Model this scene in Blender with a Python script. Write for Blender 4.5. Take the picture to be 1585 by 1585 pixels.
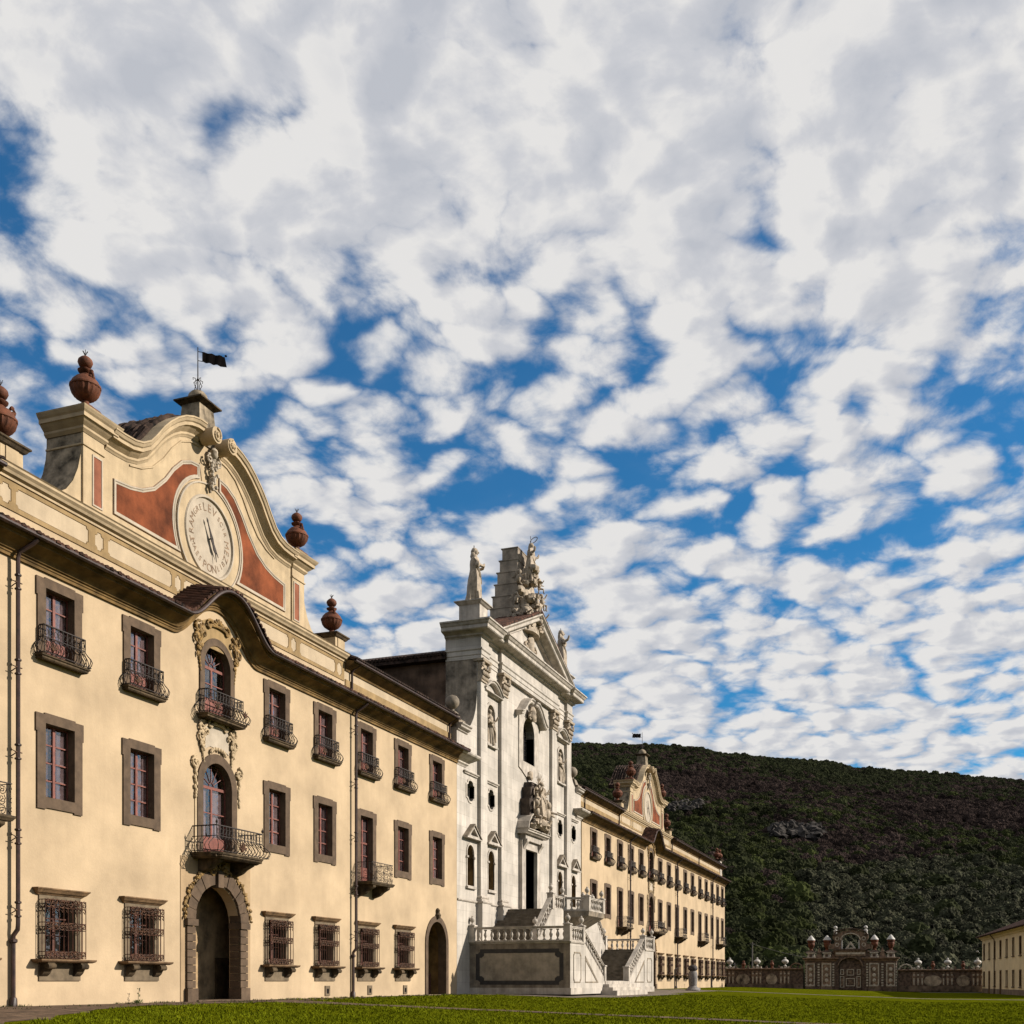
import bpy, bmesh, math, random
from mathutils import Vector, Matrix, noise
from mathutils.geometry import tessellate_polygon
R = math.radians; PI = math.pi
random.seed(7)
S = bpy.context.scene
for o in list(bpy.data.objects): bpy.data.objects.remove(o)
COL = S.collection

# ------------------------------------------------------------------ camera
CAM_AZ = math.atan(646.5/1750)
cam = bpy.data.cameras.new('camera'); co = bpy.data.objects.new('camera', cam); COL.objects.link(co)
co.location = (0, -28.48, 0.84)
fw = Vector((math.cos(CAM_AZ), math.sin(CAM_AZ), 0))
co.rotation_euler = fw.to_track_quat('-Z', 'Y').to_euler()
cam.sensor_width = 36; cam.lens = 36*1750/1585; cam.shift_y = (1519-792.5)/1585
cam.clip_start = 0.1; cam.clip_end = 20000
S.camera = co

# ------------------------------------------------------------------ light
SUN = Vector((0.42, -1.0, 0.56)).normalized()          # towards the sun
sl = bpy.data.lights.new('sun', 'SUN'); sl.energy = 5.0; sl.angle = R(0.53); sl.color = (1.0, 0.91, 0.79)
so = bpy.data.objects.new('sun', sl); COL.objects.link(so)
so.rotation_euler = (-SUN).to_track_quat('-Z', 'Y').to_euler(); so.location = (60, -60, 60)
S.view_settings.view_transform = 'Standard'; S.view_settings.look = 'None'
S.view_settings.exposure = 0.7; S.view_settings.gamma = 1.0; S.view_settings.use_curve_mapping = False
S.render.engine = 'CYCLES'

W = bpy.data.worlds.new('World'); S.world = W; W.use_nodes = True
def world():
    nt = W.node_tree; N = nt.nodes; L = nt.links; N.clear()
    def n(t, **k):
        x = N.new(t)
        for a, b in k.items(): setattr(x, a, b)
        return x
    def mth(op, a, b=None, c=None, clamp=False):
        m = n('ShaderNodeMath', operation=op, use_clamp=clamp)
        for i, v in enumerate((a, b, c)):
            if v is None: continue
            if isinstance(v, (int, float)): m.inputs[i].default_value = v
            else: L.new(v, m.inputs[i])
        return m.outputs[0]
    out = n('ShaderNodeOutputWorld'); bg = n('ShaderNodeBackground'); bg.inputs[1].default_value = 0.064
    sky = n('ShaderNodeTexSky'); sky.sky_type = 'NISHITA'; sky.sun_disc = False
    sky.sun_elevation = math.asin(SUN.z); sky.sun_rotation = math.atan2(SUN.x, SUN.y)
    sky.air_density = 1.0; sky.dust_density = 0.25; sky.ozone_density = 3.0
    tc = n('ShaderNodeTexCoord'); sep = n('ShaderNodeSeparateXYZ'); L.new(tc.outputs['Generated'], sep.inputs[0])
    zc = mth('MAXIMUM', sep.outputs[2], 0.0); den = mth('ADD', zc, 0.20)
    u = mth('DIVIDE', sep.outputs[0], den); v = mth('DIVIDE', sep.outputs[1], den)
    cmb = n('ShaderNodeCombineXYZ'); L.new(u, cmb.inputs[0]); L.new(v, cmb.inputs[1])
    # gentle warp so puffs are ragged
    def noi(vec, scale, detail=5, rough=0.55, off=(0, 0, 0), lac=2.0, dist=0.0):
        mp = n('ShaderNodeMapping'); L.new(vec, mp.inputs[0]); mp.inputs[1].default_value = off
        t = n('ShaderNodeTexNoise'); L.new(mp.outputs[0], t.inputs[0])
        t.inputs['Scale'].default_value = scale; t.inputs['Detail'].default_value = detail
        t.inputs['Roughness'].default_value = rough; t.inputs['Lacunarity'].default_value = lac
        t.inputs['Distortion'].default_value = dist
        return t.outputs[0]
    base = cmb.outputs[0]
    SX, SY = CLOUD_OFF
    def dens(off):
        big = noi(base, 1.5, 2, 0.5, (SX+off[0], SY+off[1], 0))
        mid = noi(base, 7.6, 8, 0.60, (3.1+SX+off[0], 7.7+SY+off[1], 0), dist=0.25)
        mp = n('ShaderNodeMapping'); L.new(base, mp.inputs[0]); mp.inputs[1].default_value = (SX+off[0], SY+off[1], 0)
        wn = n('ShaderNodeTexNoise'); wn.inputs['Scale'].default_value = 9.0; wn.inputs['Detail'].default_value = 3; L.new(mp.outputs[0], wn.inputs[0])
        wm = n('ShaderNodeVectorMath', operation='MULTIPLY_ADD'); L.new(wn.outputs['Color'], wm.inputs[0]); wm.inputs[1].default_value = (.16, .16, 0); L.new(mp.outputs[0], wm.inputs[2])
        vo = n('ShaderNodeTexVoronoi'); vo.feature = 'F1'; vo.inputs['Scale'].default_value = 14.0; L.new(wm.outputs[0], vo.inputs[0])
        puf = mth('SUBTRACT', 1.0, vo.outputs['Distance'])
        d = mth('ADD', mth('MULTIPLY', big, 0.32), mth('ADD', mth('MULTIPLY', mid, 0.88), mth('MULTIPLY', puf, 0.42)))
        return d
    d0 = dens((0, 0)); d1 = dens((-0.026, 0.026))
    # open band of blue part-way down the sky: coverage thins with distance, then closes again at the horizon
    r2 = mth('SQRT', mth('ADD', mth('MULTIPLY', u, u), mth('MULTIPLY', v, v)))
    mr = n('ShaderNodeMapRange'); mr.interpolation_type = 'SMOOTHSTEP'; L.new(r2, mr.inputs[0])
    mr.inputs[1].default_value = 0.98; mr.inputs[2].default_value = 1.42; mr.inputs[3].default_value = -0.095; mr.inputs[4].default_value = 0.118
    mr2 = n('ShaderNodeMapRange'); mr2.interpolation_type = 'SMOOTHSTEP'; L.new(r2, mr2.inputs[0])
    mr2.inputs[1].default_value = 1.55; mr2.inputs[2].default_value = 2.0; mr2.inputs[3].default_value = 0.0; mr2.inputs[4].default_value = 0.10
    dd = mth('ADD', mth('SUBTRACT', d0, mr.outputs[0]), mr2.outputs[0])
    al = n('ShaderNodeMapRange'); al.interpolation_type = 'SMOOTHSTEP'; L.new(dd, al.inputs[0])
    al.inputs[1].default_value = 0.545; al.inputs[2].default_value = 0.80; al.inputs[3].default_value = 0.03
    # shading: side towards the sun bright, thick cores grey
    sh = mth('MULTIPLY_ADD', mth('SUBTRACT', d0, d1), 2.6, 0.66, clamp=True)
    core = n('ShaderNodeMapRange'); L.new(dd, core.inputs[0]); core.inputs[1].default_value = 0.80; core.inputs[2].default_value = 1.15
    core.inputs[3].default_value = 0.0; core.inputs[4].default_value = 0.26
    br = mth('SUBTRACT', sh, core.outputs[0], clamp=True)
    ramp = n('ShaderNodeValToRGB'); L.new(br, ramp.inputs[0])
    ramp.color_ramp.elements[0].position = 0.08; ramp.color_ramp.elements[0].color = (4.9, 5.1, 5.6, 1)
    ramp.color_ramp.elements[1].position = 0.85; ramp.color_ramp.elements[1].color = (7.5, 7.4, 7.3, 1)
    e = ramp.color_ramp.elements.new(0.5); e.color = (5.8, 5.9, 6.25, 1)
    tint = n('ShaderNodeMix', data_type='RGBA', blend_type='MULTIPLY'); tint.inputs[0].default_value = 1.0
    L.new(sky.outputs[0], tint.inputs[6]); tint.inputs[7].default_value = SKY_TINT
    mix = n('ShaderNodeMix', data_type='RGBA'); L.new(al.outputs[0], mix.inputs[0])
    L.new(tint.outputs[2], mix.inputs[6]); L.new(ramp.outputs[0], mix.inputs[7])
    L.new(mix.outputs[2], bg.inputs[0]); L.new(bg.outputs[0], out.inputs[0])
CLOUD_OFF = (4.2, 14.4); SKY_TINT = (0.15, 0.80, 1.12, 1)
world()

# ------------------------------------------------------------------ materials
MATS = {}
def mat(name, col, rough=0.8, var=0.15, scale=3.0, bump=0.15, bscale=25.0, spec=0.3, col2=None, streak=0.0, metal=0.0, rnd=0.0, joints=None, fine=0.0):
    col = tuple(c*0.67 for c in col); col2 = tuple(c*0.67 for c in col2) if col2 else None      # albedo calibration for the exposure above
    m = bpy.data.materials.new(name); m.use_nodes = True; nt = m.node_tree; N = nt.nodes; L = nt.links
    b = N['Principled BSDF']; b.inputs['Roughness'].default_value = rough; b.inputs['Specular IOR Level'].default_value = spec
    b.inputs['Metallic'].default_value = metal
    tc = N.new('ShaderNodeNewGeometry'); P = tc.outputs['Position']
    def noi(sc, det=5, ro=0.6, scl=None):
        t = N.new('ShaderNodeTexNoise'); t.inputs['Scale'].default_value = sc; t.inputs['Detail'].default_value = det; t.inputs['Roughness'].default_value = ro
        if scl:
            mp = N.new('ShaderNodeMapping'); mp.inputs[3].default_value = scl; L.new(P, mp.inputs[0]); L.new(mp.outputs[0], t.inputs[0])
        else: L.new(P, t.inputs[0])
        return t.outputs[0]
    c2 = col2 if col2 else tuple(max(0, c*(1-2.2*var)) for c in col)
    rp = N.new('ShaderNodeValToRGB'); L.new(noi(scale), rp.inputs[0])
    rp.color_ramp.elements[0].position = 0.32; rp.color_ramp.elements[0].color = (*c2, 1)
    rp.color_ramp.elements[1].position = 0.68; rp.color_ramp.elements[1].color = (*[min(1, c*(1+var*0.6)) for c in col], 1)
    c = rp.outputs[0]
    def mul(c, fac, amt, lo):
        mr = N.new('ShaderNodeMapRange'); L.new(fac, mr.inputs[0]); mr.inputs[1].default_value = 0.4; mr.inputs[2].default_value = 0.72
        mr.inputs[3].default_value = 1.0; mr.inputs[4].default_value = lo
        mx = N.new('ShaderNodeMix'); mx.data_type = 'RGBA'; mx.blend_type = 'MULTIPLY'; mx.inputs[0].default_value = amt
        L.new(c, mx.inputs[6]); L.new(mr.outputs[0], mx.inputs[7]); return mx.outputs[2]
    if streak: c = mul(c, noi(1.0, 6, 0.65, (2.2, 2.2, 0.16)), 1.0, 1-streak)
    if fine: c = mul(c, noi(bscale*1.7, 3, 0.6), 1.0, 1-fine)
    if rnd:
        oi = N.new('ShaderNodeObjectInfo'); hs = N.new('ShaderNodeHueSaturation'); L.new(c, hs.inputs['Color'])
        mr = N.new('ShaderNodeMapRange'); L.new(oi.outputs['Random'], mr.inputs[0]); mr.inputs[3].default_value = 1-rnd; mr.inputs[4].default_value = 1+rnd
        L.new(mr.outputs[0], hs.inputs['Value']); c = hs.outputs[0]
    bh = noi(bscale, 4, 0.6)
    if joints:
        bw, bh_, dk = joints
        mp = N.new('ShaderNodeMapping'); mp.inputs[2].default_value = (R(90), 0, 0); L.new(P, mp.inputs[0])
        bt = N.new('ShaderNodeTexBrick'); L.new(mp.outputs[0], bt.inputs[0]); bt.inputs['Scale'].default_value = 1.0
        bt.inputs['Brick Width'].default_value = bw; bt.inputs['Row Height'].default_value = bh_; bt.inputs['Mortar Size'].default_value = 0.012
        bt.inputs['Color1'].default_value = (1, 1, 1, 1); bt.inputs['Color2'].default_value = (0.87, 0.87, 0.86, 1); bt.inputs['Mortar'].default_value = (dk, dk, dk, 1)
        mx = N.new('ShaderNodeMix'); mx.data_type = 'RGBA'; mx.blend_type = 'MULTIPLY'; mx.inputs[0].default_value = 1
        L.new(c, mx.inputs[6]); L.new(bt.outputs[0], mx.inputs[7]); c = mx.outputs[2]
    L.new(c, b.inputs['Base Color'])
    if bump:
        bp = N.new('ShaderNodeBump'); bp.inputs['Strength'].default_value = bump; bp.inputs['Distance'].default_value = 0.05
        L.new(bh, bp.inputs['Height']); L.new(bp.outputs[0], b.inputs['Normal'])
    MATS[name] = m; return m
mat('plaster', (0.60, 0.455, 0.295), 0.9, 0.12, 0.38, 0.16, 9, 0.15, streak=0.06, fine=0.05)
mat('plaster_band', (0.40, 0.275, 0.135), 0.9, 0.14, 1.2, 0.12, 12, 0.15, streak=0.25)
mat('plaster_light', (0.57, 0.455, 0.315), 0.9, 0.08, 1.0, 0.10, 12, 0.15, streak=0.12)
mat('cream_stucco', (0.58, 0.445, 0.28), 0.85, 0.10, 1.5, 0.12, 15, 0.2, streak=0.22)
mat('white_stucco', (0.54, 0.46, 0.36), 0.85, 0.10, 1.5, 0.10, 15, 0.2, streak=0.15)
mat('stucco_weathered_shade', (0.42, 0.34, 0.24), 0.9, 0.38, 2.0, 0.25, 15, 0.15, streak=0.4)  # weathered stucco; on gable returns the dark tone also paints shade
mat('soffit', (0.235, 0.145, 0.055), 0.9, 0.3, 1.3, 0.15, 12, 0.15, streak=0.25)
mat('gold_stucco', (0.36, 0.22, 0.075), 0.75, 0.35, 5.0, 0.3, 20, 0.3)
mat('red_plaster', (0.265, 0.074, 0.028), 0.9, 0.30, 0.8, 0.18, 12, 0.15, streak=0.15, fine=0.06)
mat('pink_plaster', (0.35, 0.13, 0.075), 0.9, 0.20, 1.2, 0.12, 12, 0.15, streak=0.2)
mat('grey_stone', (0.138, 0.092, 0.058), 0.85, 0.18, 2.5, 0.25, 25, 0.25, fine=0.1, rnd=0.08)
mat('pale_stone', (0.20, 0.15, 0.095), 0.85, 0.2, 2.5, 0.25, 25, 0.25)
mat('dark_stone', (0.115, 0.08, 0.045), 0.9, 0.35, 3.0, 0.35, 20, 0.2)
mat('marble', (0.68, 0.615, 0.54), 0.65, 0.13, 0.55, 0.10, 12, 0.3, streak=0.30, fine=0.05, joints=(2.3, 0.78, 0.70))
mat('marble_trim', (0.62, 0.55, 0.47), 0.65, 0.18, 1.6, 0.14, 14, 0.3, streak=0.38)
mat('marble_old_shade', (0.35, 0.285, 0.21), 0.75, 0.25, 1.8, 0.25, 14, 0.3, streak=0.45)  # aged marble; on the stair sides the dark tone also carries shade
mat('statue_stone', (0.50, 0.405, 0.30), 0.7, 0.22, 3.5, 0.25, 18, 0.3)
mat('inlay', (0.05, 0.045, 0.042), 0.6, 0.2, 4.0, 0.1, 20, 0.3)
mat('terracotta', (0.175, 0.056, 0.024), 0.75, 0.28, 4.0, 0.2, 22, 0.25, rnd=0.12)
mat('roof_tile', (0.10, 0.046, 0.030), 0.9, 0.45, 2.5, 0.3, 14, 0.15, rnd=0.2)
mat('roof_tile_dark', (0.065, 0.04, 0.03), 0.9, 0.5, 3.0, 0.3, 14, 0.15)
mat('iron', (0.026, 0.014, 0.010), 0.75, 0.4, 9.0, 0.1, 30, 0.4)
mat('rust', (0.10, 0.038, 0.012), 0.75, 0.4, 9.0, 0.15, 30, 0.3)
mat('copper_pipe', (0.055, 0.026, 0.020), 0.5, 0.3, 4.0, 0.05, 30, 0.4)
mat('window_wood', (0.24, 0.072, 0.05), 0.6, 0.2, 5.0, 0.1, 40, 0.35)
mat('shutter_wood', (0.12, 0.045, 0.03), 0.7, 0.25, 5.0, 0.1, 40, 0.3)
mat('door_green', (0.16, 0.185, 0.13), 0.5, 0.3, 4.0, 0.1, 30, 0.4)
mat('door_brown', (0.12, 0.078, 0.04), 0.8, 0.3, 2.5, 0.2, 20, 0.25)
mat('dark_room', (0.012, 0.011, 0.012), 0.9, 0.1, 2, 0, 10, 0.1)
mat('curtain', (0.50, 0.355, 0.335), 0.95, 0.15, 4.0, 0.1, 30, 0.05, rnd=0.35)
mat('nave_plaster', (0.20, 0.13, 0.09), 0.95, 0.3, 0.8, 0.25, 8, 0.1, streak=0.35)
mat('paving', (0.19, 0.125, 0.082), 0.95, 0.35, 2.0, 0.9, 3.5, 0.15, fine=0.35)
mat('path_stone', (0.26, 0.21, 0.16), 0.95, 0.3, 1.5, 0.6, 4.0, 0.15, fine=0.25)
mat('soil', (0.05, 0.042, 0.025), 0.95, 0.3, 0.05, 0.2, 3.0, 0.1)
mat('hillside', (0.034, 0.032, 0.018), 0.95, 0.35, 0.02, 0, 3.0, 0.05)
mat('rockwork', (0.31, 0.21, 0.145), 0.9, 0.35, 3.0, 0.4, 10, 0.2, rnd=0.15)
mat('rockwork_dark', (0.17, 0.115, 0.085), 0.9, 0.35, 3.0, 0.4, 10, 0.2)
mat('pebble_white', (0.66, 0.57, 0.46), 0.8, 0.25, 4.0, 0.3, 14, 0.2)
mat('ashlar_brown', (0.20, 0.145, 0.105), 0.9, 0.3, 1.5, 0.3, 10, 0.2, rnd=0.2)
mat('white_marble', (0.60, 0.57, 0.53), 0.6, 0.1, 3.0, 0.1, 14, 0.3)
mat('house_plaster', (1.0, 0.80, 0.50), 0.9, 0.08, 0.6, 0.1, 9, 0.15, streak=0.1)
mat('plinth', (0.30, 0.22, 0.16), 0.9, 0.2, 1.2, 0.2, 10, 0.15, streak=0.3)
mat('post_stone', (0.27, 0.25, 0.24), 0.8, 0.2, 5.0, 0.2, 30, 0.25)
mat('post_dark', (0.06, 0.05, 0.05), 0.7, 0.2, 5.0, 0.2, 30, 0.25)
mat('grey_wood', (0.17, 0.15, 0.13), 0.9, 0.2, 5.0, 0.2, 30, 0.2)
mat('rock', (0.07, 0.062, 0.056), 0.9, 0.45, 0.25, 0.6, 1.2, 0.1)
mat('lettering', (0.36, 0.25, 0.17), 0.9, 0.3, 6.0, 0, 10, 0.1)
mat('leaf_weed', (0.07, 0.09, 0.02), 0.8, 0.3, 5.0, 0, 10, 0.2)
mat('pebble_panel', (0.48, 0.38, 0.28), 0.9, 0.4, 1.2, 0.4, 6, 0.2)
mat('gate_cornice', (0.30, 0.19, 0.125), 0.9, 0.3, 2.0, 0.3, 10, 0.2)
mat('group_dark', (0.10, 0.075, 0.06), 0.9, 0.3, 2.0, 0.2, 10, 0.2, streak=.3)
mat('window_dark', (0.03, 0.032, 0.045), 0.25, 0.3, 2.0, 0.1, 8, 0.6)
mat('terracotta_edge', (0.27, 0.165, 0.085), 0.85, 0.3, 3.0, 0.2, 20, 0.2)
mat('sill_stone', (0.21, 0.13, 0.07), 0.85, 0.3, 3.0, 0.2, 20, 0.2)
mat('vestibule_wall', (0.52, 0.36, 0.20), 0.9, 0.3, 1.2, 0.2, 10, 0.15, streak=.3)
mat('plaster_panel', (0.47, 0.335, 0.20), 0.9, 0.12, 0.8, 0.14, 10, 0.15, streak=.12)
mat('flag_iron', (0.008, 0.006, 0.006), 0.9, 0.2, 9.0, 0, 30, 0.05)
mat('grille_iron', (0.085, 0.032, 0.018), 0.8, 0.35, 9.0, 0.1, 30, 0.15)
mat('chimney_brick', (0.28, 0.15, 0.10), 0.9, 0.3, 3.0, 0.3, 12, 0.2)
mat('buttress_stone', (0.52, 0.43, 0.335), 0.85, 0.25, 1.3, 0.25, 10, 0.2, streak=.3)
mat('slab_grey', (0.44, 0.37, 0.28), 0.8, 0.2, 1.5, 0.2, 12, 0.25, streak=.2)
mat('step_stone', (0.24, 0.20, 0.15), 0.85, 0.25, 2.0, 0.2, 12, 0.2)
mat('marble_stained_shade', (0.40, 0.33, 0.25), 0.8, 0.35, 1.2, 0.2, 12, 0.2, streak=.45)  # stained marble with the shade of the side faces added to its tone
def glass():
    m = bpy.data.materials.new('glass'); m.use_nodes = True; nt = m.node_tree; N = nt.nodes; L = nt.links; N.clear()
    o = N.new('ShaderNodeOutputMaterial'); mx = N.new('ShaderNodeMixShader'); g = N.new('ShaderNodeBsdfGlossy'); t = N.new('ShaderNodeBsdfTransparent')
    g.inputs['Roughness'].default_value = 0.03; g.inputs['Color'].default_value = (0.9, 0.86, 0.84, 1); t.inputs[0].default_value = (0.80, 0.80, 0.82, 1)
    lw = N.new('ShaderNodeLayerWeight'); lw.inputs[0].default_value = 0.5
    f = N.new('ShaderNodeMapRange'); L.new(lw.outputs['Facing'], f.inputs[0]); f.inputs[1].default_value = 0.1; f.inputs[2].default_value = 1.0; f.inputs[3].default_value = 0.04; f.inputs[4].default_value = 0.42
    geo = N.new('ShaderNodeNewGeometry'); no = N.new('ShaderNodeTexNoise'); no.inputs['Scale'].default_value = 2.2; L.new(geo.outputs['Position'], no.inputs[0])
    bp = N.new('ShaderNodeBump'); bp.inputs['Strength'].default_value = 0.12; bp.inputs['Distance'].default_value = 0.1; L.new(no.outputs[0], bp.inputs['Height'])
    L.new(bp.outputs[0], g.inputs['Normal'])
    L.new(f.outputs[0], mx.inputs[0]); L.new(t.outputs[0], mx.inputs[1]); L.new(g.outputs[0], mx.inputs[2]); L.new(mx.outputs[0], o.inputs[0])
    MATS['glass'] = m
glass()

# ------------------------------------------------------------------ mesh helpers
class MB:
    def __init__(s): s.v = []; s.f = []
    def add(s, vs, fs):
        k = len(s.v); s.v += [tuple(p) for p in vs]; s.f += [tuple(i+k for i in f) for f in fs]; return s
    def box(s, x0, x1, y0, y1, z0, z1):
        return s.add([(x0,y0,z0),(x1,y0,z0),(x1,y1,z0),(x0,y1,z0),(x0,y0,z1),(x1,y0,z1),(x1,y1,z1),(x0,y1,z1)],
                     [(0,3,2,1),(4,5,6,7),(0,1,5,4),(1,2,6,5),(2,3,7,6),(3,0,4,7)])
    def frustum(s, x, y, z0, z1, a0, b0, a1, b1):
        return s.add([(x-a0,y-b0,z0),(x+a0,y-b0,z0),(x+a0,y+b0,z0),(x-a0,y+b0,z0),(x-a1,y-b1,z1),(x+a1,y-b1,z1),(x+a1,y+b1,z1),(x-a1,y+b1,z1)],
                     [(0,3,2,1),(4,5,6,7),(0,1,5,4),(1,2,6,5),(2,3,7,6),(3,0,4,7)])
    def plate(s, outer, holes=(), y0=0, y1=0.1, back=False):
        loops = [outer]+list(holes); pts = [p for l in loops for p in l]
        tri = tessellate_polygon([[Vector((p[0], p[1], 0)) for p in l] for l in loops])
        n = len(pts); vs = [(p[0], y0, p[1]) for p in pts]+[(p[0], y1, p[1]) for p in pts]
        fs = []
        for t in tri:
            a, b, c = (Vector((*pts[i], 0)) for i in t)
            if (b-a).cross(c-a).z < 0: t = (t[0], t[2], t[1])
            fs.append(tuple(t))
            if back: fs.append((t[2]+n, t[1]+n, t[0]+n))
        k = 0
        for l in loops:
            m = len(l)
            for i in range(m): fs.append((k+i, k+i+n, k+(i+1) % m+n, k+(i+1) % m))
            k += m
        return s.add(vs, fs)
    def sweep(s, path, prof, closed=False, caps=True):
        # path in XZ, profile (out towards -Y, up along the path normal), optional y base
        n = len(path); m = len(prof); vs = []
        for i, p in enumerate(path):
            a = path[(i-1) % n] if (closed or i > 0) else None; b = path[(i+1) % n] if (closed or i < n-1) else None
            d1 = (Vector(p)-Vector(a)).normalized() if a is not None else None; d2 = (Vector(b)-Vector(p)).normalized() if b is not None else None
            if d1 is None: d1 = d2
            if d2 is None: d2 = d1
            n1 = Vector((-d1.y, d1.x)); n2 = Vector((-d2.y, d2.x)); nn = (n1+n2)
            nn = nn.normalized() if nn.length > 1e-6 else n1
            sc = 1/max(0.45, nn.dot(n1))
            for (o, u) in prof: vs.append((p[0]+nn.x*u*sc, -o, p[1]+nn.y*u*sc))
        fs = []
        for i in range(n if closed else n-1):
            for j in range(m-1):
                a = i*m+j; b = ((i+1) % n)*m+j; fs.append((a, b, b+1, a+1))
        if caps and not closed: fs += [tuple(range(m)), tuple(reversed(range((n-1)*m, n*m)))]
        return s.add(vs, fs)
    def sweeph(s, path, prof, closed=False, caps=True, z=0):
        # path in XY (travel so that outside is on the right), profile (out, up)
        n = len(path); m = len(prof); vs = []
        for i, p in enumerate(path):
            a = path[(i-1) % n] if (closed or i > 0) else None; b = path[(i+1) % n] if (closed or i < n-1) else None
            d1 = (Vector(p)-Vector(a)).normalized() if a is not None else None; d2 = (Vector(b)-Vector(p)).normalized() if b is not None else None
            if d1 is None: d1 = d2
            if d2 is None: d2 = d1
            n1 = Vector((d1.y, -d1.x)); n2 = Vector((d2.y, -d2.x)); nn = n1+n2
            nn = nn.normalized() if nn.length > 1e-6 else n1
            sc = 1/max(0.35, nn.dot(n1))
            for (o, u) in prof: vs.append((p[0]+nn.x*o*sc, p[1]+nn.y*o*sc, z+u))
        fs = []
        for i in range(n if closed else n-1):
            for j in range(m-1):
                a = i*m+j; b = ((i+1) % n)*m+j; fs.append((a, b, b+1, a+1))
        if caps and not closed: fs += [tuple(range(m)), tuple(reversed(range((n-1)*m, n*m)))]
        return s.add(vs, fs)
    def lathe(s, prof, n=16, c=(0,0,0), rib=0, ribamp=0.0):
        m = len(prof); vs = []
        for i in range(n):
            a = 2*PI*i/n
            for (r, z) in prof:
                rr = r*(1+(ribamp*math.cos(rib*a) if rib else 0)); vs.append((c[0]+rr*math.cos(a), c[1]+rr*math.sin(a), c[2]+z))
        fs = []
        for i in range(n):
            for j in range(m-1):
                a = i*m+j; b = ((i+1) % n)*m+j; fs.append((a, b, b+1, a+1))
        return s.add(vs, fs)
    def tube(s, pts, r, n=5, r1=None, closed=False):
        pts = [Vector(p) for p in pts]; m = len(pts); vs = []; up = Vector((0.13, 0.31, 0.94))
        for i, p in enumerate(pts):
            a = pts[i-1] if (i > 0 or closed) else p; b = pts[(i+1) % m] if (i < m-1 or closed) else p
            t = (b-a); t = t.normalized() if t.length > 1e-9 else Vector((0,0,1))
            u = t.cross(up); u = u.normalized() if u.length > 1e-3 else t.cross(Vector((1,0,0))).normalized()
            w = t.cross(u); rr = r if r1 is None else r+(r1-r)*i/max(1, m-1)
            for k in range(n):
                q = 2*PI*k/n+PI/4; vs.append(p+u*rr*math.cos(q)+w*rr*math.sin(q))
        fs = []
        for i in range(m if closed else m-1):
            for k in range(n):
                a = i*n+k; b = i*n+(k+1) % n; c = ((i+1) % m)*n+(k+1) % n; d = ((i+1) % m)*n+k; fs.append((a, b, c, d))
        if not closed: fs += [tuple(reversed(range(n))), tuple(range((m-1)*n, m*n))]
        return s.add(vs, fs)
    def ell(s, c, r, nu=10, nv=7, rot=None, bump=0.0, seed=0):
        vs = []; fs = []; M = rot if rot is not None else Matrix.Identity(3)
        for j in range(nv+1):
            th = PI*j/nv
            for i in range(nu):
                a = 2*PI*i/nu; d = Vector((math.sin(th)*math.cos(a), math.sin(th)*math.sin(a), math.cos(th)))
                k = 1+(bump*noise.noise(d*2.3+Vector((seed*3.7, seed, 0))) if bump else 0)
                vs.append(Vector(c)+M @ Vector((d.x*r[0]*k, d.y*r[1]*k, d.z*r[2]*k)))
        for j in range(nv):
            for i in range(nu): fs.append((j*nu+i, (j+1)*nu+i, (j+1)*nu+(i+1) % nu, j*nu+(i+1) % nu))
        return s.add(vs, fs)
    def xf(s, M, k=0):
        s.v[k:] = [tuple(M @ Vector(p)) for p in s.v[k:]]; return s
    def build(s, name, m, parent=None, smooth=False, loc=None):
        me = bpy.data.meshes.new(name); me.from_pydata(s.v, [], s.f)
        bm = bmesh.new(); bm.from_mesh(me); bmesh.ops.recalc_face_normals(bm, faces=bm.faces); bm.to_mesh(me); bm.free()
        me.materials.append(MATS[m])
        if smooth:
            me.polygons.foreach_set('use_smooth', [True]*len(me.polygons)); me.set_sharp_from_angle(angle=R(42))
        return inst(name, me, parent, loc)
def inst(name, me, parent=None, loc=None):
    o = bpy.data.objects.new(name, me); COL.objects.link(o)
    if parent is not None: o.parent = parent
    if loc is not None: o.location = loc
    return o
def tag(o, label=None, cat=None, group=None, kind=None):
    if label: o['label'] = label
    if cat: o['category'] = cat
    if group: o['group'] = group
    if kind: o['kind'] = kind
    return o
def thing(name, label, cat, loc=(0,0,0), group=None, rz=0):
    o = bpy.data.objects.new(name, None); COL.objects.link(o); o.location = loc; o.rotation_euler = (0,0,rz); o.empty_display_size = 0.3
    return tag(o, label, cat, group)
def copy_tree(o, parent=None, loc=None, rz=None):
    c = o.copy(); COL.objects.link(c); c.parent = parent
    if loc is not None: c.location = loc
    if rz is not None: c.rotation_euler = (0,0,rz)
    for ch in o.children: copy_tree(ch, c)
    return c
def rect(x0, x1, z0, z1): return [(x0,z0),(x1,z0),(x1,z1),(x0,z1)]
def arch(xc, r, z0, zs, n=14): return [(xc-r,z0),(xc+r,z0)]+[(xc+r*math.cos(PI*i/n), zs+r*math.sin(PI*i/n)) for i in range(n+1)]
def circ(xc, zc, r, n=32, a0=0, a1=2*PI): return [(xc+r*math.cos(a0+(a1-a0)*i/n), zc+r*math.sin(a0+(a1-a0)*i/n)) for i in range(n+(0 if abs(a1-a0-2*PI) < 1e-6 else 1))]
def spiral(c, r0, turns, a0, sgn=1, n=14, y=0, rend=0.15):
    return [(c[0]+r0*(1-(1-rend)*i/n)*math.cos(a0+sgn*2*PI*turns*i/n), y, c[1]+r0*(1-(1-rend)*i/n)*math.sin(a0+sgn*2*PI*turns*i/n)) for i in range(n+1)]
def gz(y):                                            # the lawn falls gently away from the front
    t = min(1, max(0, (-3-y)/25)); return -0.76*t

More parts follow.
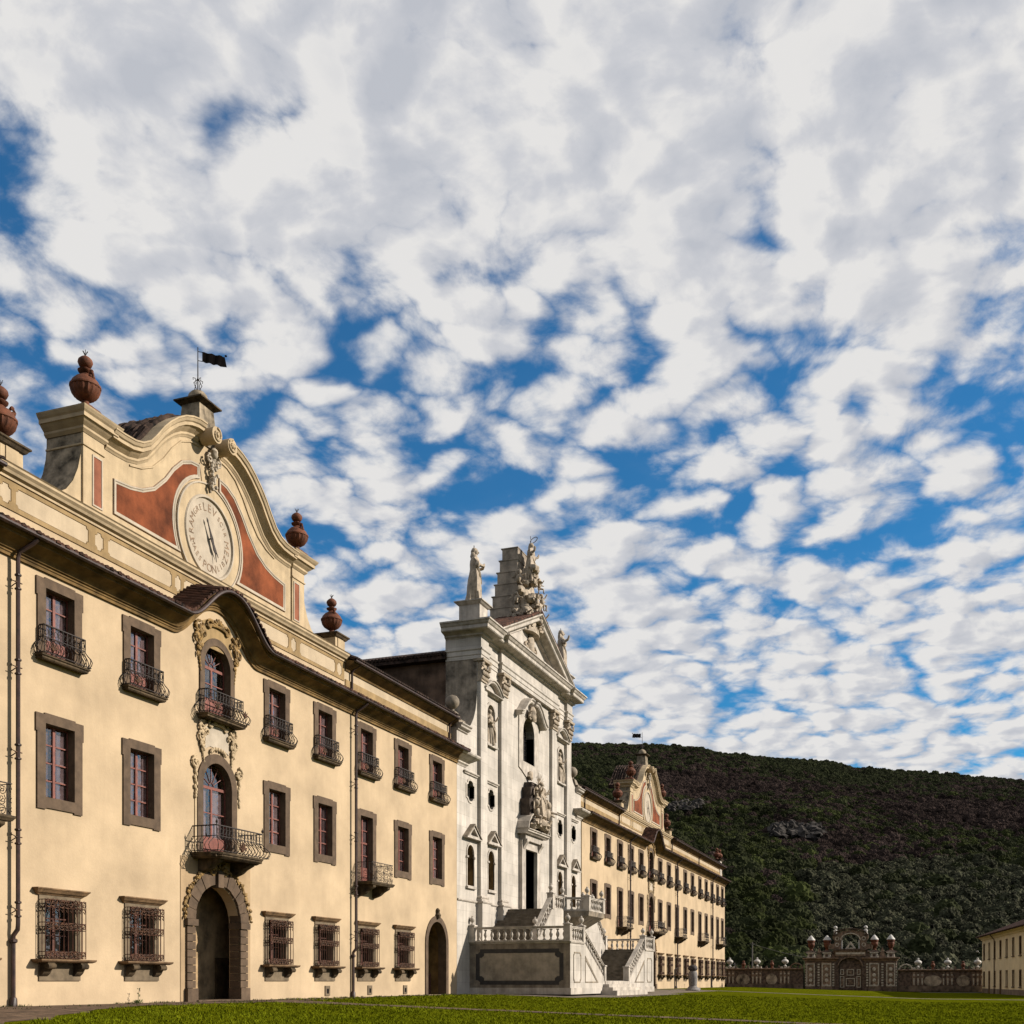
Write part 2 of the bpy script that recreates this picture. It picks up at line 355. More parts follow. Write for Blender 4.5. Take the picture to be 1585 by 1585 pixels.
# ------------------------------------------------------------------ setting: ground
def ground():
    m = MB()
    xs = [-120, -60, -20]+list(range(-10, 175, 5)); ys = [1, -1, -3]+[-3-25*i/12 for i in range(1, 13)]+[-33, -45, -80]
    for x in xs:
        for y in ys: m.v.append((x, y, gz(y)))
    n = len(ys)
    for i in range(len(xs)-1):
        for j in range(n-1): m.f.append((i*n+j, (i+1)*n+j, (i+1)*n+j+1, i*n+j+1))
    lm = bpy.data.materials.new('lawn'); lm.use_nodes = True; nt = lm.node_tree; N = nt.nodes; L = nt.links; b = N['Principled BSDF']
    b.inputs['Roughness'].default_value = 1.0; b.inputs['Specular IOR Level'].default_value = 0.0
    g = N.new('ShaderNodeNewGeometry'); t = N.new('ShaderNodeTexNoise'); t.inputs['Scale'].default_value = 0.35; t.inputs['Detail'].default_value = 8; t.inputs['Roughness'].default_value = 0.7
    L.new(g.outputs['Position'], t.inputs[0]); r = N.new('ShaderNodeValToRGB'); L.new(t.outputs[0], r.inputs[0])
    r.color_ramp.elements[0].position = 0.3; r.color_ramp.elements[0].color = (0.050, 0.060, 0.002, 1)
    r.color_ramp.elements[1].position = 0.7; r.color_ramp.elements[1].color = (0.094, 0.100, 0.003, 1)
    L.new(r.outputs[0], b.inputs['Base Color'])
    t2 = N.new('ShaderNodeTexNoise'); t2.inputs['Scale'].default_value = 14; t2.inputs['Detail'].default_value = 6; L.new(g.outputs['Position'], t2.inputs[0])
    bp = N.new('ShaderNodeBump'); bp.inputs['Strength'].default_value = 1.0; bp.inputs['Distance'].default_value = 0.12; L.new(t2.outputs[0], bp.inputs['Height']); L.new(bp.outputs[0], b.inputs['Normal'])
    MATS['lawn'] = lm
    o = m.build('lawn', 'lawn', smooth=True); tag(o, kind='structure')
    def strip(name, mt, pts, dz):
        s = MB()
        for (y, x0, x1) in pts: s.v += [(x0, y, gz(y)+dz), (x1, y, gz(y)+dz)]
        for i in range(len(pts)-1): s.f.append((2*i, 2*i+1, 2*i+3, 2*i+2))
        tag(s.build(name, mt, smooth=True), kind='structure')
    rg = random.Random(3)
    s = MB(); xs = [14+i*0.9 for i in range(34)]
    def edge(x):
        e = 8.6 if x < 20 else (8.6-(x-20)*0.5 if x < 31 else 3.2)
        if x > 39: e = 3.2
        return e+0.25*math.sin(x*1.7)+rg.uniform(-0.15, 0.15)
    for x in xs:
        e = edge(x)
        for k in range(7):
            y = -e*k/6; s.v.append((x, y, gz(y)+0.008))
    for i in range(len(xs)-1):
        for k in range(6): s.f.append((i*7+k, (i+1)*7+k, (i+1)*7+k+1, i*7+k+1))
    tag(s.build('paving_strip', 'paving', smooth=True), kind='structure')
    s = MB(); xs = [43.6+i*1.2 for i in range(22)]
    for x in xs:
        e = max(0.7, 3.1-(x-43.6)*0.16)+rg.uniform(-0.15, 0.15)
        for k in range(3):
            y = -e*k/2; s.v.append((x, y, gz(y)+0.012))
    for i in range(len(xs)-1):
        for k in range(2): s.f.append((i*3+k, (i+1)*3+k, (i+1)*3+k+1, i*3+k+1))
    tag(s.build('paving_strip', 'paving', smooth=True), kind='structure')
    strip('portal_path', 'paving', [(-0.4-i*1.6, 39.2+min(1.1, i*.25)+rg.uniform(-.15,.15), 43.2-min(1.5, i*.3)+rg.uniform(-.15,.15)) for i in range(28)], 0.016)
    strip('far_path', 'path_stone', [(-0.4-i*1.8, 119.0-i*0.75+rg.uniform(-.15,.15), 121.6-i*0.75+rg.uniform(-.15,.15)) for i in range(26)], 0.016)
    s = MB(); xs = [66+i*1.5 for i in range(36)]
    for x in xs:
        w = 9.8 if 70 < x < 92 else 8.2
        for k in range(5):
            y = -w*k/4; s.v.append((x, y, gz(y)+0.010))
    for i in range(len(xs)-1):
        for k in range(4): s.f.append((i*5+k, (i+1)*5+k, (i+1)*5+k+1, i*5+k+1))
    tag(s.build('church_forecourt', 'path_stone', smooth=True), kind='structure')
    g = MB().add([(-9000,-9000,-1.0),(9000,-9000,-1.0),(9000,9000,-1.0),(-9000,9000,-1.0)], [(0,1,2,3)])
    tag(g.build('ground', 'soil'), kind='structure')
ground()

def grass():
    m = MB(); rg = random.Random(11)
    n = 0
    while n < 52000:
        d = 17+rg.random()**1.6*75; a = R(rg.uniform(-31, 29)); ax = CAM_AZ-a
        x = d*math.cos(ax); y = -28.48+d*math.sin(ax)
        if y > -3.3 and x < 43.6: continue
        if y > -1.0 and x < 66: continue
        if x > 65 and y > -9.7: continue
        if x < 31 and y > -(8.6-(max(x,20)-20)*0.5)-0.1: continue
        i = (-0.4-y)/1.6
        if 39.3+min(1.1, i*.25) < x < 43.1-min(1.5, i*.3) and rg.random() < (0.9 if y > -5 else .72): continue
        h = rg.uniform(0.03, 0.085)*(1.5 if rg.random() < 0.04 else 1); z = gz(y)
        for k in range(3):
            b = rg.uniform(0, 2*PI); w = rg.uniform(0.006, 0.014)*(1+d/40); lx = rg.uniform(-.05,.05); ly = rg.uniform(-.05,.05)
            ox = x+rg.uniform(-.06,.06); oy = y+rg.uniform(-.06,.06)
            m.add([(ox-w*math.cos(b), oy-w*math.sin(b), z), (ox+w*math.cos(b), oy+w*math.sin(b), z), (ox+lx, oy+ly, z+h)], [(0,1,2)])
        n += 1
    me = bpy.data.meshes.new('grass'); me.from_pydata(m.v, [], m.f)
    mat('grass_blade', (0.150, 0.172, 0.008), 0.9, 0.35, 0.5, 0, 10, 0.0, col2=(0.075, 0.090, 0.002))
    me.materials.append(MATS['grass_blade'])
    tag(inst('grass', me), 'short green mown grass of the lawn in front of the palace', 'grass', kind='stuff')
grass()

# ------------------------------------------------------------------ window kit (meshes shared between copies)
MESH = {}
def shared(key, mb, mt, smooth=False):
    if key not in MESH:
        o = mb().build(key, mt, None, smooth); MESH[key] = o.data; bpy.data.objects.remove(o)
    return MESH[key]
def sash_mb(w, z0, z1, rows, y, panel=0.0, tr=None):
    m = MB(); f = 0.055
    m.box(-w, -w+f, y, y+.06, z0, z1); m.box(w-f, w, y, y+.06, z0, z1); m.box(-w+f, w-f, y, y+.06, z0, z0+f); m.box(-w+f, w-f, y, y+.06, z1-f, z1)
    m.box(-.06, .06, y-.015, y+.06, z0+f, z1-f)
    a = z0+panel; step = (z1-f-a)/rows
    if panel: m.box(-w+f, -.06, y+.012, y+.05, z0+f, a); m.box(.06, w-f, y+.012, y+.05, z0+f, a); m.box(-w+f+.09, -.15, y-.002, y+.03, z0+f+.1, a-.1); m.box(.15, w-f-.09, y-.002, y+.03, z0+f+.1, a-.1)
    for i in range(rows):
        zz = a+step*i
        if i or panel:
            h = .05 if (tr == i) else .022
            m.box(-w+f, -.06, y+.005, y+.05, zz-h, zz+h); m.box(.06, w-f, y+.005, y+.05, zz-h, zz+h)
    return m
def panes(win, key, w, z0, z1, rows, y, panel, one):
    f = 0.055; a = z0+panel; step = (z1-f-a)/rows
    if one:
        me = shared(key+'_all', lambda: MB().box(-w+f, w-f, y+.026, y+.030, a, z1-f), 'glass'); inst('pane', me, win); return
    me = shared(key, lambda: MB().box(0, w-f-.06, y+.026, y+.030, .022, step-.022), 'glass')
    for i in range(rows):
        for x in (-w+f, .06): inst('pane', me, win, (x, 0, a+step*i))
def curtain(win, key, w, z0, z1, y, seed):
    def mk():
        m = MB(); n = 26
        for i in range(n+1):
            x = -w+2*w*i/n
            gap = abs(x) < w*0.12
            yy = y+.03*math.sin(i*1.9+seed)+.015*math.sin(i*4.3)
            m.v += [(x, yy, z0), (x, yy, z1)]
        for i in range(n):
            if abs(-w+2*w*(i+.5)/n) > w*0.10*(1+seed % 3): m.f.append((2*i, 2*i+2, 2*i+3, 2*i+1))
        return m
    inst('curtain', shared(key+str(seed), mk, 'curtain', True), win)
def ears(w, z0, z1, e=.06, lo=True):
    p = [(-w+.0, z0)] if not lo else [(-w-e, z0), (-w-e+.0, z0+.0)]
    pts = []
    if lo: pts += [(-w, z0-.05), (-w*.62, z0-.05), (-w*.62, z0), (w*.62, z0), (w*.62, z0-.05), (w, z0-.05)]
    else: pts += [(-w, z0), (w, z0)]
    pts += [(w, z1-.62), (w+e, z1-.62), (w+e, z1), (w*.68, z1), (w*.68, z1+.05), (-w*.68, z1+.05), (-w*.68, z1), (-w-e, z1), (-w-e, z1-.62), (-w, z1-.62)]
    return pts
def bulge_rail(w, p, h, nb, ns, bul=0.28, scroll=True, finial=False):
    m = MB(); T = []
    def prof(z):                                     # extra outward bulge at height z (fraction)
        f = z/h
        return bul*max(0, math.sin(min(1, (f+0.12)/0.66)*PI))**1.3 if f < 0.55 else 0
    path = [(-w, 0), (-w, -p), (w, -p), (w, 0)]
    def rail(z, r):
        b = prof(z); m.tube([(-w-b, 0, z), (-w-b, -p-b, z), (w+b, -p-b, z), (w+b, 0, z)], r, 4)
    rail(h, .030); rail(h*.60, .019); rail(.03, .020)
    def bar(x, y, nx, ny):
        k = 9; m.tube([(x+nx*prof(h*i/k), y+ny*prof(h*i/k), h*i/k) for i in range(k+1)], .0175, 4)
    for i in range(nb+1): bar(-w+2*w*i/nb, -p, 0, -1)
    for s in (-1, 1):
        for i in range(ns): bar(s*w, -p*(i+.3)/ns, s, 0)
    for s in (-1, 1): bar(s*w, -p, s*.7, -.7)
    if scroll:
        q = 2*w/nb
        for i in range(nb):
            c = (-w+q*(i+.5), h*.78)
            m.tube([(c[0]+q*.36*math.cos(a), -p, c[1]+h*.10*math.sin(a)) for a in [2*PI*t/8 for t in range(8)]], .011, 4, closed=True)
            m.tube([(c[0]-q*.4, -p, h*.62), (c[0]-q*.1, -p, h*.5), (c[0], -p-.03, h*.44), (c[0]+q*.1, -p, h*.5), (c[0]+q*.4, -p, h*.62)], .010, 4)
    if finial:
        for s in (-1, 1): m.lathe([(0.02, 0), (.02, .06), (.05, .1), (.05, .16), (.02, .2), (.01, .27), (0, .28)], 6, (s*w, -p, h))
    return m
def palmette(m, c, s):
    for a in (-70, -38, 0, 38, 70):
        d = Vector((math.sin(R(a)), -.2, math.cos(R(a)))); m.ell(Vector(c)+d*s*.5, (s*.14, s*.10, s*.5), 6, 4, Matrix.Rotation(R(a), 3, 'Y'))
    m.ell(c, (s*.28, s*.2, s*.28), 7, 5)
CNT = {'c': 0}
def win_top(wing, x, one=False):
    w = shared('window_top', lambda: MB().plate(ears(1.07, 12.0, 14.64, lo=False), [rect(-.69, .69, 12.02, 14.34)], -.06, .30), 'grey_stone')
    o = inst('window', w, wing, (x, 0, 0)); k = CNT['c'] = CNT['c']+1
    inst('sash', shared('sash_top', lambda: sash_mb(.70, 12.03, 14.35, 3, .24, .62), 'window_wood'), o)
    panes(o, 'pane_top', .70, 12.03, 14.35, 3, .24, .62, one)
    curtain(o, 'cur_top', .62, 12.7, 14.3, .315, k % 4)
    inst('sill', shared('sill_top', lambda: MB().sweeph([(-1.08, 0.02), (-1.08, -.26), (1.08, -.26), (1.08, 0.02)], [(0, 0), (.04, .04), (.04, .09), (.09, .12), (.09, .18), (-.3, .18)], z=11.8).box(-1.0, 1.0, -.2, 0.0, 11.82, 11.97), 'dark_stone'), o)
    inst('railing', shared('rail_top', lambda: bulge_rail(1.0, .26, 1.0, 9, 3, .24).xf(Matrix.Translation((0,0,11.98))), 'iron'), o)
    inst('rail_ornament', shared('rail_orn', lambda: (lambda m: (palmette(m, (-.80, -.46, 12.14), .26), m)[1])(MB()), 'rust', True), o)
    return (x, rect(-.74, .74, 11.95, 14.40))
def win_mid(wing, x, one=False, door=False):
    zb = 6.2 if door else 7.17
    w = shared('window_mid%d' % door, lambda: MB().plate(ears(1.09, 6.10 if door else 6.80, 10.0, lo=not door), [rect(-.70, .70, zb, 9.70)], -.06, .30), 'grey_stone')
    o = inst('window', w, wing, (x, 0, 0)); k = CNT['c'] = CNT['c']+1
    if not door:
        inst('sash', shared('sash_mid', lambda: sash_mb(.71, 7.18, 9.71, 4, .24), 'window_wood'), o); panes(o, 'pane_mid', .71, 7.18, 9.71, 4, .24, .055, one)
        curtain(o, 'cur_mid', .62, 7.2, 9.65, .315, k % 4)
    else:
        inst('sash', shared('sash_door', lambda: sash_mb(.71, 6.21, 9.71, 4, .24, .75, tr=2), 'window_wood'), o); panes(o, 'pane_door', .71, 6.21, 9.71, 4, .24, .75, one)
        curtain(o, 'cur_door', .62, 6.9, 9.65, .315, k % 4)
        b = inst('balcony', shared('balc_slab', lambda: MB().sweeph([(-1.25, .02), (-1.25, -1.0), (1.25, -1.0), (1.25, .02)], [(0, 0), (.03, .05), (.07, .1), (.07, .17), (-.9, .17)], z=5.95).box(-1.2, 1.2, -.97, 0, 5.97, 6.1), 'dark_stone'), wing, (x, 0, 0))
        for s in (-1, 1): inst('corbel', shared('balc_corb', lambda: MB().add(*corbel(-.14, .14, .95, .60, 5.95)), 'dark_stone', True), b, (s*.85, 0, 0))
        def cage():
            m = MB()
            for z in (0, 1.02): m.tube([(-1.22, 0, z), (-1.22, -1.0, z), (1.22, -1.0, z), (1.22, 0, z)], .022, 4)
            rg = random.Random(5)
            def P(u, z):                             # unrolled rail: u from 0..4.44
                if u < 1.0: return (-1.22, -u, z)
                if u < 3.44: return (-1.22+u-1.0, -1.0, z)
                return (1.22, -1.0+(u-3.44), z)
            for i in range(12):
                u0 = .02+i*.4; m.tube([P(min(4.42, u0), 0), P(min(4.42, u0), 1.02)], .013, 4)
            for i in range(11):
                for j in range(3):
                    u0 = .22+i*.4; zc = .18+j*.33; sg = 1 if (i+j) % 2 else -1
                    m.tube([P(min(4.42, max(0, u0+.17*(1-.8*t/9)*math.cos(sg*t*.95+j))), zc+.15*(1-.8*t/9)*math.sin(sg*t*.95+j)) for t in range(10)], .014, 4)
            return m.xf(Matrix.Translation((0,0,6.12)))
        inst('railing', shared('balc_rail', cage, 'iron'), b)
    return (x, rect(-.75, .75, zb-.05, 9.75))
def corbel(x0, x1, dep, h, ztop, n=10):
    # S-shaped bracket: profile in YZ extruded along x
    pr = [(0, ztop), (-dep, ztop), (-dep, ztop-h*.18)]
    for i in range(n+1):
        t = i/n; pr.append((-dep*(1-t)**0.9*(0.98-.12*math.sin(t*PI*2)), ztop-h*(.22+.78*t**.8)))
    k = len(pr); vs = [(x0, p[0], p[1]) for p in pr]+[(x1, p[0], p[1]) for p in pr]
    return vs, [tuple(range(k)), tuple(range(2*k-1, k-1, -1))]+[(i, (i+1) % k, (i+1) % k+k, i+k) for i in range(k)]
def win_ground(wing, x, one=False):
    w = shared('window_gnd', lambda: MB().plate(rect(-1.0, 1.0, 1.62, 3.86), [rect(-.74, .74, 1.72, 3.66)], -.05, .34), 'pale_stone')
    o = inst('window', w, wing, (x, 0, 0))
    inst('lintel', shared('lintel_g', lambda: MB().sweeph([(-1.08, .02), (-1.08, -.06), (1.08, -.06), (1.08, .02)], [(0, 0), (.05, .05), (.10, .08), (.16, .16), (.2, .2), (.2, .24), (-.1, .27)], z=3.80), 'terracotta_edge'), o)
    inst('sash', shared('sash_g', lambda: sash_mb(.75, 1.73, 3.67, 3, .26, .1), 'shutter_wood'), o)
    panes(o, 'pane_g', .75, 1.73, 3.67, 3, .26, .1, True)
    s = lambda: MB().sweeph([(-1.28, .02), (-1.28, -.42), (1.28, -.42), (1.28, .02)], [(-.05, 0), (.02, .03), (.06, .07), (.06, .12), (-.35, .13)], z=1.48)
    inst('sill', shared('sill_g', s, 'sill_stone'), o)
    def cb():
        m = MB().add(*corbel(-.17, .17, .40, .50, 1.48)); k = len(m.v)
        m.lathe([(0, -.18), (.10, -.18), (.10, .18), (0, .18)], 10, (0, 0, 0)); m.xf(Matrix.Translation((0, -.36, 1.36)) @ Matrix.Rotation(R(90), 4, 'Y'), k)
        return m
    for q in (-1, 1): inst('corbel', shared('corb_g', cb, 'dark_stone', True), o, (q*.8, 0, 0))
    inst('apron', shared('apron_g', lambda: MB().plate(rect(-1.0, 1.0, .86, 1.46), [rect(-.62, .62, 1.06, 1.36)], -.05, .02).plate([(-.62, 1.06), (.62, 1.06), (.0, 1.2)], (), -.03, .02).box(-.99, .99, -.02, .02, .87, 1.45), 'pale_stone'), o)
    def grille():
        m = MB(); p = .30; z0, z1 = 1.62, 3.66; W = .98
        for z in (z0+.02, 1.86, 2.62, 2.86, 3.38, z1-.02): m.tube([(-W, 0, z), (-W, -p, z), (W, -p, z), (W, 0, z)], .015, 4)
        for i in range(10):
            xx = -W+2*W*i/9; m.tube([(xx, -p, z0), (xx, -p, z1)], .015, 4)
        for sx in (-1, 1): m.tube([(sx*W, -p*.5, z0), (sx*W, -p*.5, z1)], .013, 4)
        return m
    def scr(zc, r, drop):
        m = MB(); p = .30; W = .98
        m.tube([(-W, -p-.012, zc), (W, -p-.012, zc)], .015, 4)
        for i in range(9):
            xx = -W+2*W*(i+.5)/9
            m.tube(spiral((xx, zc), r, 1.2, i*1.3, 1 if i % 2 else -1, 9, -p-.012, .3), .022, 4); m.tube([(xx, -p-.012, zc+r), (xx, -p-.012, zc)], .014, 4)
            if drop: m.tube([(xx, -p-.01, 3.42), (xx+.05, -p-.03, 3.30), (xx, -p-.05, 3.22), (xx-.05, -p-.03, 3.30)], .018, 4)
        return m
    inst('grille', shared('grille', grille, 'grille_iron'), o); [inst('grille_scrolls', shared('grille_s%d' % q, lambda: scr(*a_), 'rust'), o) for q, a_ in enumerate(((2.74, .14, 0), (1.76, .13, 0), (3.52, .16, 1)))]
    return (x, rect(-.79, .79, 1.68, 3.71))

def fan_sash(r, z0, zs, y):
    m = MB(); f = .06
    m.plate([(-r, z0), (r, z0)]+[(r*math.cos(PI*i/16), zs+r*math.sin(PI*i/16)) for i in range(17)],
            [[(-r+f, zs+f), ]+[((r-f)*math.cos(PI*(16-i)/16), zs+f+(r-f)*math.sin(PI*(16-i)/16)) for i in range(1, 16)]+[(r-f, zs+f)], rect(-r+f, -.06, z0+.75, zs-f), rect(.06, r-f, z0+.75, zs-f)], y, y+.06, True)
    n = 2; st = (zs-f-z0-.75)/n
    for i in range(1, n):
        zz = z0+.75+st*i; m.box(-r+f, -.06, y+.005, y+.05, zz-.022, zz+.022); m.box(.06, r-f, y+.005, y+.05, zz-.022, zz+.022)
    for i in range(1, 6):
        a = PI*i/6; m.tube([(.16*math.cos(a), y+.02, zs+f+.16*math.sin(a)), ((r-f)*math.cos(a), y+.02, zs+f+(r-f)*math.sin(a))], .018, 4)
    m.tube([(.17*math.cos(a), y+.02, zs+f+.17*math.sin(a)) for a in [PI*i/8 for i in range(9)]], .018, 4)
    m.box(-r+f+.1, -.16, y-.004, y+.02, z0+.14, z0+.62); m.box(.16, r-f-.1, y-.004, y+.02, z0+.14, z0+.62)
    return m
def cartouche(m, w, h, z, seed=0, dens=1.0):
    rg = random.Random(seed)
    for s in (-1, 1):
        def tb(pts, r, r1=None): m.tube([(s*p[0], p[1], p[2]) for p in pts], r, 6, r1)
        for (cx, cz, r, tr, a0, sg) in ((w, z+h*.80, .26, 1.1, PI*.6, -1), (w*1.05, z+h*.45, .22, 1.1, -PI*.4, 1), (w*.95, z+h*.12, .16, 1.0, PI*.5, -1), (w*.45, z+h*1.02, .24, 1.1, PI*.8, -1), (w*.72, z+h*.62, .15, 1.0, 0, 1)):
            tb(spiral((cx, cz), r, tr, a0, sg, 12, -.10, .2), .065, .03)
        tb([(w*.75, -.08, z+h*.95), (w*.98, -.10, z+h*.7), (w*.86, -.12, z+h*.5), (w*1.0, -.08, z+h*.25), (w*.92, -.05, z)], .07, .04)
        for i in range(int(14*dens)):
            t = rg.random(); m.ell((s*(w*(.86+.22*rg.random())), -.06-.08*rg.random(), z-.12*h+h*1.1*t), (.05+.05*rg.random(), .05, .07+.07*rg.random()), 6, 4, Matrix.Rotation(rg.uniform(-1, 1), 3, 'Y'))
        for i in range(5): m.ell((s*w*(.95-.1*i/5), -.06, z-.1-h*.13*i), (.07-.008*i, .05, .11-.01*i), 6, 4)
    m.tube([(w*.5*math.cos(a), -.10, z+h*.92+h*.16*math.sin(a)) for a in [PI*i/10 for i in range(11)]], .06, 6)
    for i in range(7):
        a = PI*(i+.5)/7; m.ell((.28*math.cos(a), -.12, z+h*1.06+.24*math.sin(a)), (.07, .06, .14), 6, 4, Matrix.Rotation(PI/2-a, 3, 'Y'))
    return m

# ------------------------------------------------------------------ palace wings
def archz(x):
    a = abs(x)
    if a >= 3.05: return 14.85
    return 14.85+1.70*(0.5+0.5*math.cos(PI*(a/3.05)**1.15))
GTOP = [(8.1, 21.45), (6.5, 21.42), (6.0, 21.42), (5.4, 21.46), (4.95, 21.58), (4.5, 21.85), (4.1, 22.28), (3.7, 22.76), (3.3, 23.15), (2.8, 23.55), (2.3, 23.86), (1.8, 24.06), (1.3, 24.18), (.85, 24.2)]
REDTOP = [(6.05, 19.80), (5.1, 19.92), (4.4, 20.1), (3.7, 20.45), (3.0, 21.1), (2.5, 21.72), (1.9, 22.28), (1.3, 22.54), (.68, 22.62)]
EAVE = [(0, 0), (.09, 0), (.09, .09), (.13, .12), (.13, .17), (.20, .20), (.24, .27), (.34, .36), (.50, .44), (.66, .50), (.70, .50), (.70, .56), (.76, .58), (.80, .64), (.80, .70), (-.1, .86)]
def wing(C, x0, x1, cols, balc, name_label, near, pipes, gdoor, flag_rz, vents):
    one = not near
    wg = thing('palace_wing', name_label, 'palace', (C, 0, 0), 'palace wings flanking the church')
    holes = []
    for c in cols:
        if c == 0: continue
        x, h = win_top(wg, c, one); holes.append([(p[0]+x, p[1]) for p in h])
        x, h = win_mid(wg, c, one, c in balc); holes.append([(p[0]+x, p[1]) for p in h])
        if c == gdoor: continue
        x, h = win_ground(wg, c, one); holes.append([(p[0]+x, p[1]) for p in h])
    # centre bay: portal, arched french window, upper arched window
    holes += [arch(0, 1.66, 0.0, 3.25), arch(0, 1.06, 6.15, 9.07), arch(0, .96, 12.1, 14.15)]
    holes[-3] = [(-1.66, .02), (1.66, .02)]+holes[-3][2:]
    if gdoor is not None: holes.append([(gdoor-1.4, .02), (gdoor+1.4, .02)]+arch(gdoor, 1.4, 0, 3.15)[2:])
    outer = [(x0, 0), (x1, 0), (x1, 15.4), (3.1, 15.4)]+[(3.05-6.1*i/24, archz(3.05-6.1*i/24)+.5) for i in range(25)]+[(-3.1, 15.4), (x0, 15.4)]
    MB().plate(outer, holes, 0, .5).build('wall', 'plaster', wg)
    ends = MB().box(x0, x1, 10.0, 10.2, 0, 17); ends.box(x0, x0+.3, .5, 10, 0, 17); ends.box(x1-.3, x1, .5, 10, 0, 17); ends.build('rear_wall', 'plaster', wg)
    MB().box(x0+.4, x1-.4, 2.2, 2.3, .05, 15).build('dark_backing', 'dark_room', wg)  # near-black sheet painting the darkness of the rooms behind the windows
    # portal
    m = MB().plate(rect(-2.5, 2.5, .02, 5.95), [[(-1.7, .02+.01), (1.7, .03)]+arch(0, 1.7, 0, 3.25)[2:]], -.025, .02)
    po = m.build('portal', 'plaster_panel', wg)
    nV = 13; key = MB()
    for i in range(nV):
        a0 = PI*i/nV+.008; a1 = PI*(i+1)/nV-.008; q = (a0+a1)/2; ro = 2.18+(.06 if i % 2 == 0 else 0)
        poly = [(1.62*math.cos(a0), 3.4+1.55*math.sin(a0)), (ro*math.cos(a0), 3.4+(ro-.07)*math.sin(a0)), (ro*math.cos(q), 3.4+(ro-.07)*math.sin(q)), (ro*math.cos(a1), 3.4+(ro-.07)*math.sin(a1)), (1.62*math.cos(a1), 3.4+1.55*math.sin(a1)), (1.62*math.cos(q), 3.4+1.55*math.sin(q))]
        MB().plate(poly, (), -.13 if i % 2 == 0 else -.11, .45).build('voussoir', 'grey_stone', po)
    blk = MB().box(-.28, .28, -.12, .45, .008, .30).build('pier_block', 'grey_stone', po); bm_ = blk.data
    for s in (-1, 1):
        for i in range(8):
            o = blk if (s == -1 and i == 0) else inst('pier_block', bm_, po); o.location = (s*1.9, 0, .56+i*.32)
        MB().box(s*1.9-.36, s*1.9+.36, -.2, .45, 3.13, 3.40).build('impost', 'grey_stone', po)
        MB().box(s*1.9-.35, s*1.9+.35, -.2, .45, 0.0, .55).build('pier_base', 'grey_stone', po)
    MB().box(-.2, .2, -.24, .2, 4.82, 5.5).build('keystone', 'grey_stone', po)
    g = MB(); rg = random.Random(2)
    for i in range(46):
        a = PI*(i+.5)/46; q_ = rg.uniform(2.26, 2.42); g.ell((q_*math.cos(a), -.08-.06*rg.random(), 3.4+(q_-.08)*math.sin(a)), (.05+.09*rg.random(), .07, .05+.10*rg.random()), 7, 5, Matrix.Rotation(rg.uniform(-1.5, 1.5), 3, 'Y'), bump=.6, seed=i)
    for s in (-1, 1): g.tube(spiral((s*.45, 5.55), .3, 1.2, PI/2, s, 12, -.12, .2), .06, 6)
    g.build('garland', 'gold_stucco', po, True)
    d = MB().box(-2.4, 3.9, 1.6, 1.7, 0, 5.2).box(-2.5, -2.4, .5, 1.7, 0, 5.2).box(3.9, 4.0, .5, 1.7, 0, 5.2).box(-2.5, 4.0, .5, 1.7, 5.2, 5.3).build('vestibule', 'vestibule_wall', wg)
    MB().box(2.15, 3.35, 1.52, 1.6, .02, 1.9).build('low_door', 'door_brown', d)
    MB().box(-2.4, 3.9, .5, 1.6, -.05, .02).build('vestibule_floor', 'paving', d)
    MB().box(-1.66, 1.66, -.3, .6, .0, .06).build('threshold', 'grey_stone', po)
    if gdoor is not None:
        m = MB().plate([(gdoor-1.72, .0), (gdoor+1.72, 0)]+arch(gdoor, 1.72, 0, 3.15, 20)[2:], [[(gdoor-1.36, .01), (gdoor+1.36, .01)]+arch(gdoor, 1.36, 0, 3.15, 20)[2:]], -.06, .5)
        sd = m.build('side_door', 'grey_stone', wg)
        MB().lathe([(0, 0), (.16, 0), (.22, .2), (.12, .35), (.15, .5), (.05, .62), (0, .64)], 8, (gdoor, -.08, 4.72)).build('keystone', 'dark_stone', sd, True)
        MB().box(gdoor-1.45, gdoor+1.45, 1.1, 1.2, 0, 4.7).build('plaster_infill', 'soffit', sd); MB().box(gdoor-1.4, gdoor+1.4, 1.02, 1.1, 0, 1.35).build('low_gate', 'shutter_wood', sd)
        lin = MB(); ring = arch(gdoor, 1.38, 0, 3.15, 20); k = len(ring)
        lin.v = [(p[0], .5, p[1]) for p in ring]+[(p[0], 1.15, p[1]) for p in ring]; lin.f = [(i, i+1, i+1+k, i+k) for i in range(1, k-1)]+[(k-1, 0, k, 2*k-1)]
        lin.build('door_lining', 'soffit', sd)
    # arched windows
    for (r, ro, zb, zs, nm) in ((1.03, 1.42, 6.2, 9.07, 'arched_window'), (.93, 1.24, 12.1, 14.15, 'arched_window')):
        m = MB().plate(arch(0, ro, zb-.1, zs, 20), [arch(0, r, zb, zs, 20)], -.07, .32); w = m.build(nm, 'grey_stone', wg)
        fan_sash(r+.01, zb+.02, zs, .26).build('sash', 'window_wood', w)
        MB().plate(arch(0, r-.05, zb+.8, zs, 16), (), .29, .294, True).build('pane', 'glass', w)
        if nm and zb < 7: curtain(w, 'cur_arch', .9, 6.9, 9.0, .40, 1)
    # main balcony
    b = MB().sweeph([(-1.75, .02), (-1.75, -.95), (-1.45, -1.25), (1.45, -1.25), (1.75, -.95), (1.75, .02)], [(-.1, -.06), (0, 0), (.05, .04), (.05, .08), (.10, .12), (.10, .20), (-.9, .20)], z=5.95).box(-1.7, 1.7, -1.15, 0, 5.96, 6.12).build('balcony', 'dark_stone', wg)
    for s in (-1, 1): MB().add(*corbel(s*1.15-.2, s*1.15+.2, 1.0, .60, 5.95)).build('corbel', 'dark_stone', b, True)
    bulge_rail(1.68, 1.18, 1.08, 15, 6, .36, True, True).xf(Matrix.Translation((0,0,6.16))).build('railing', 'iron', b)
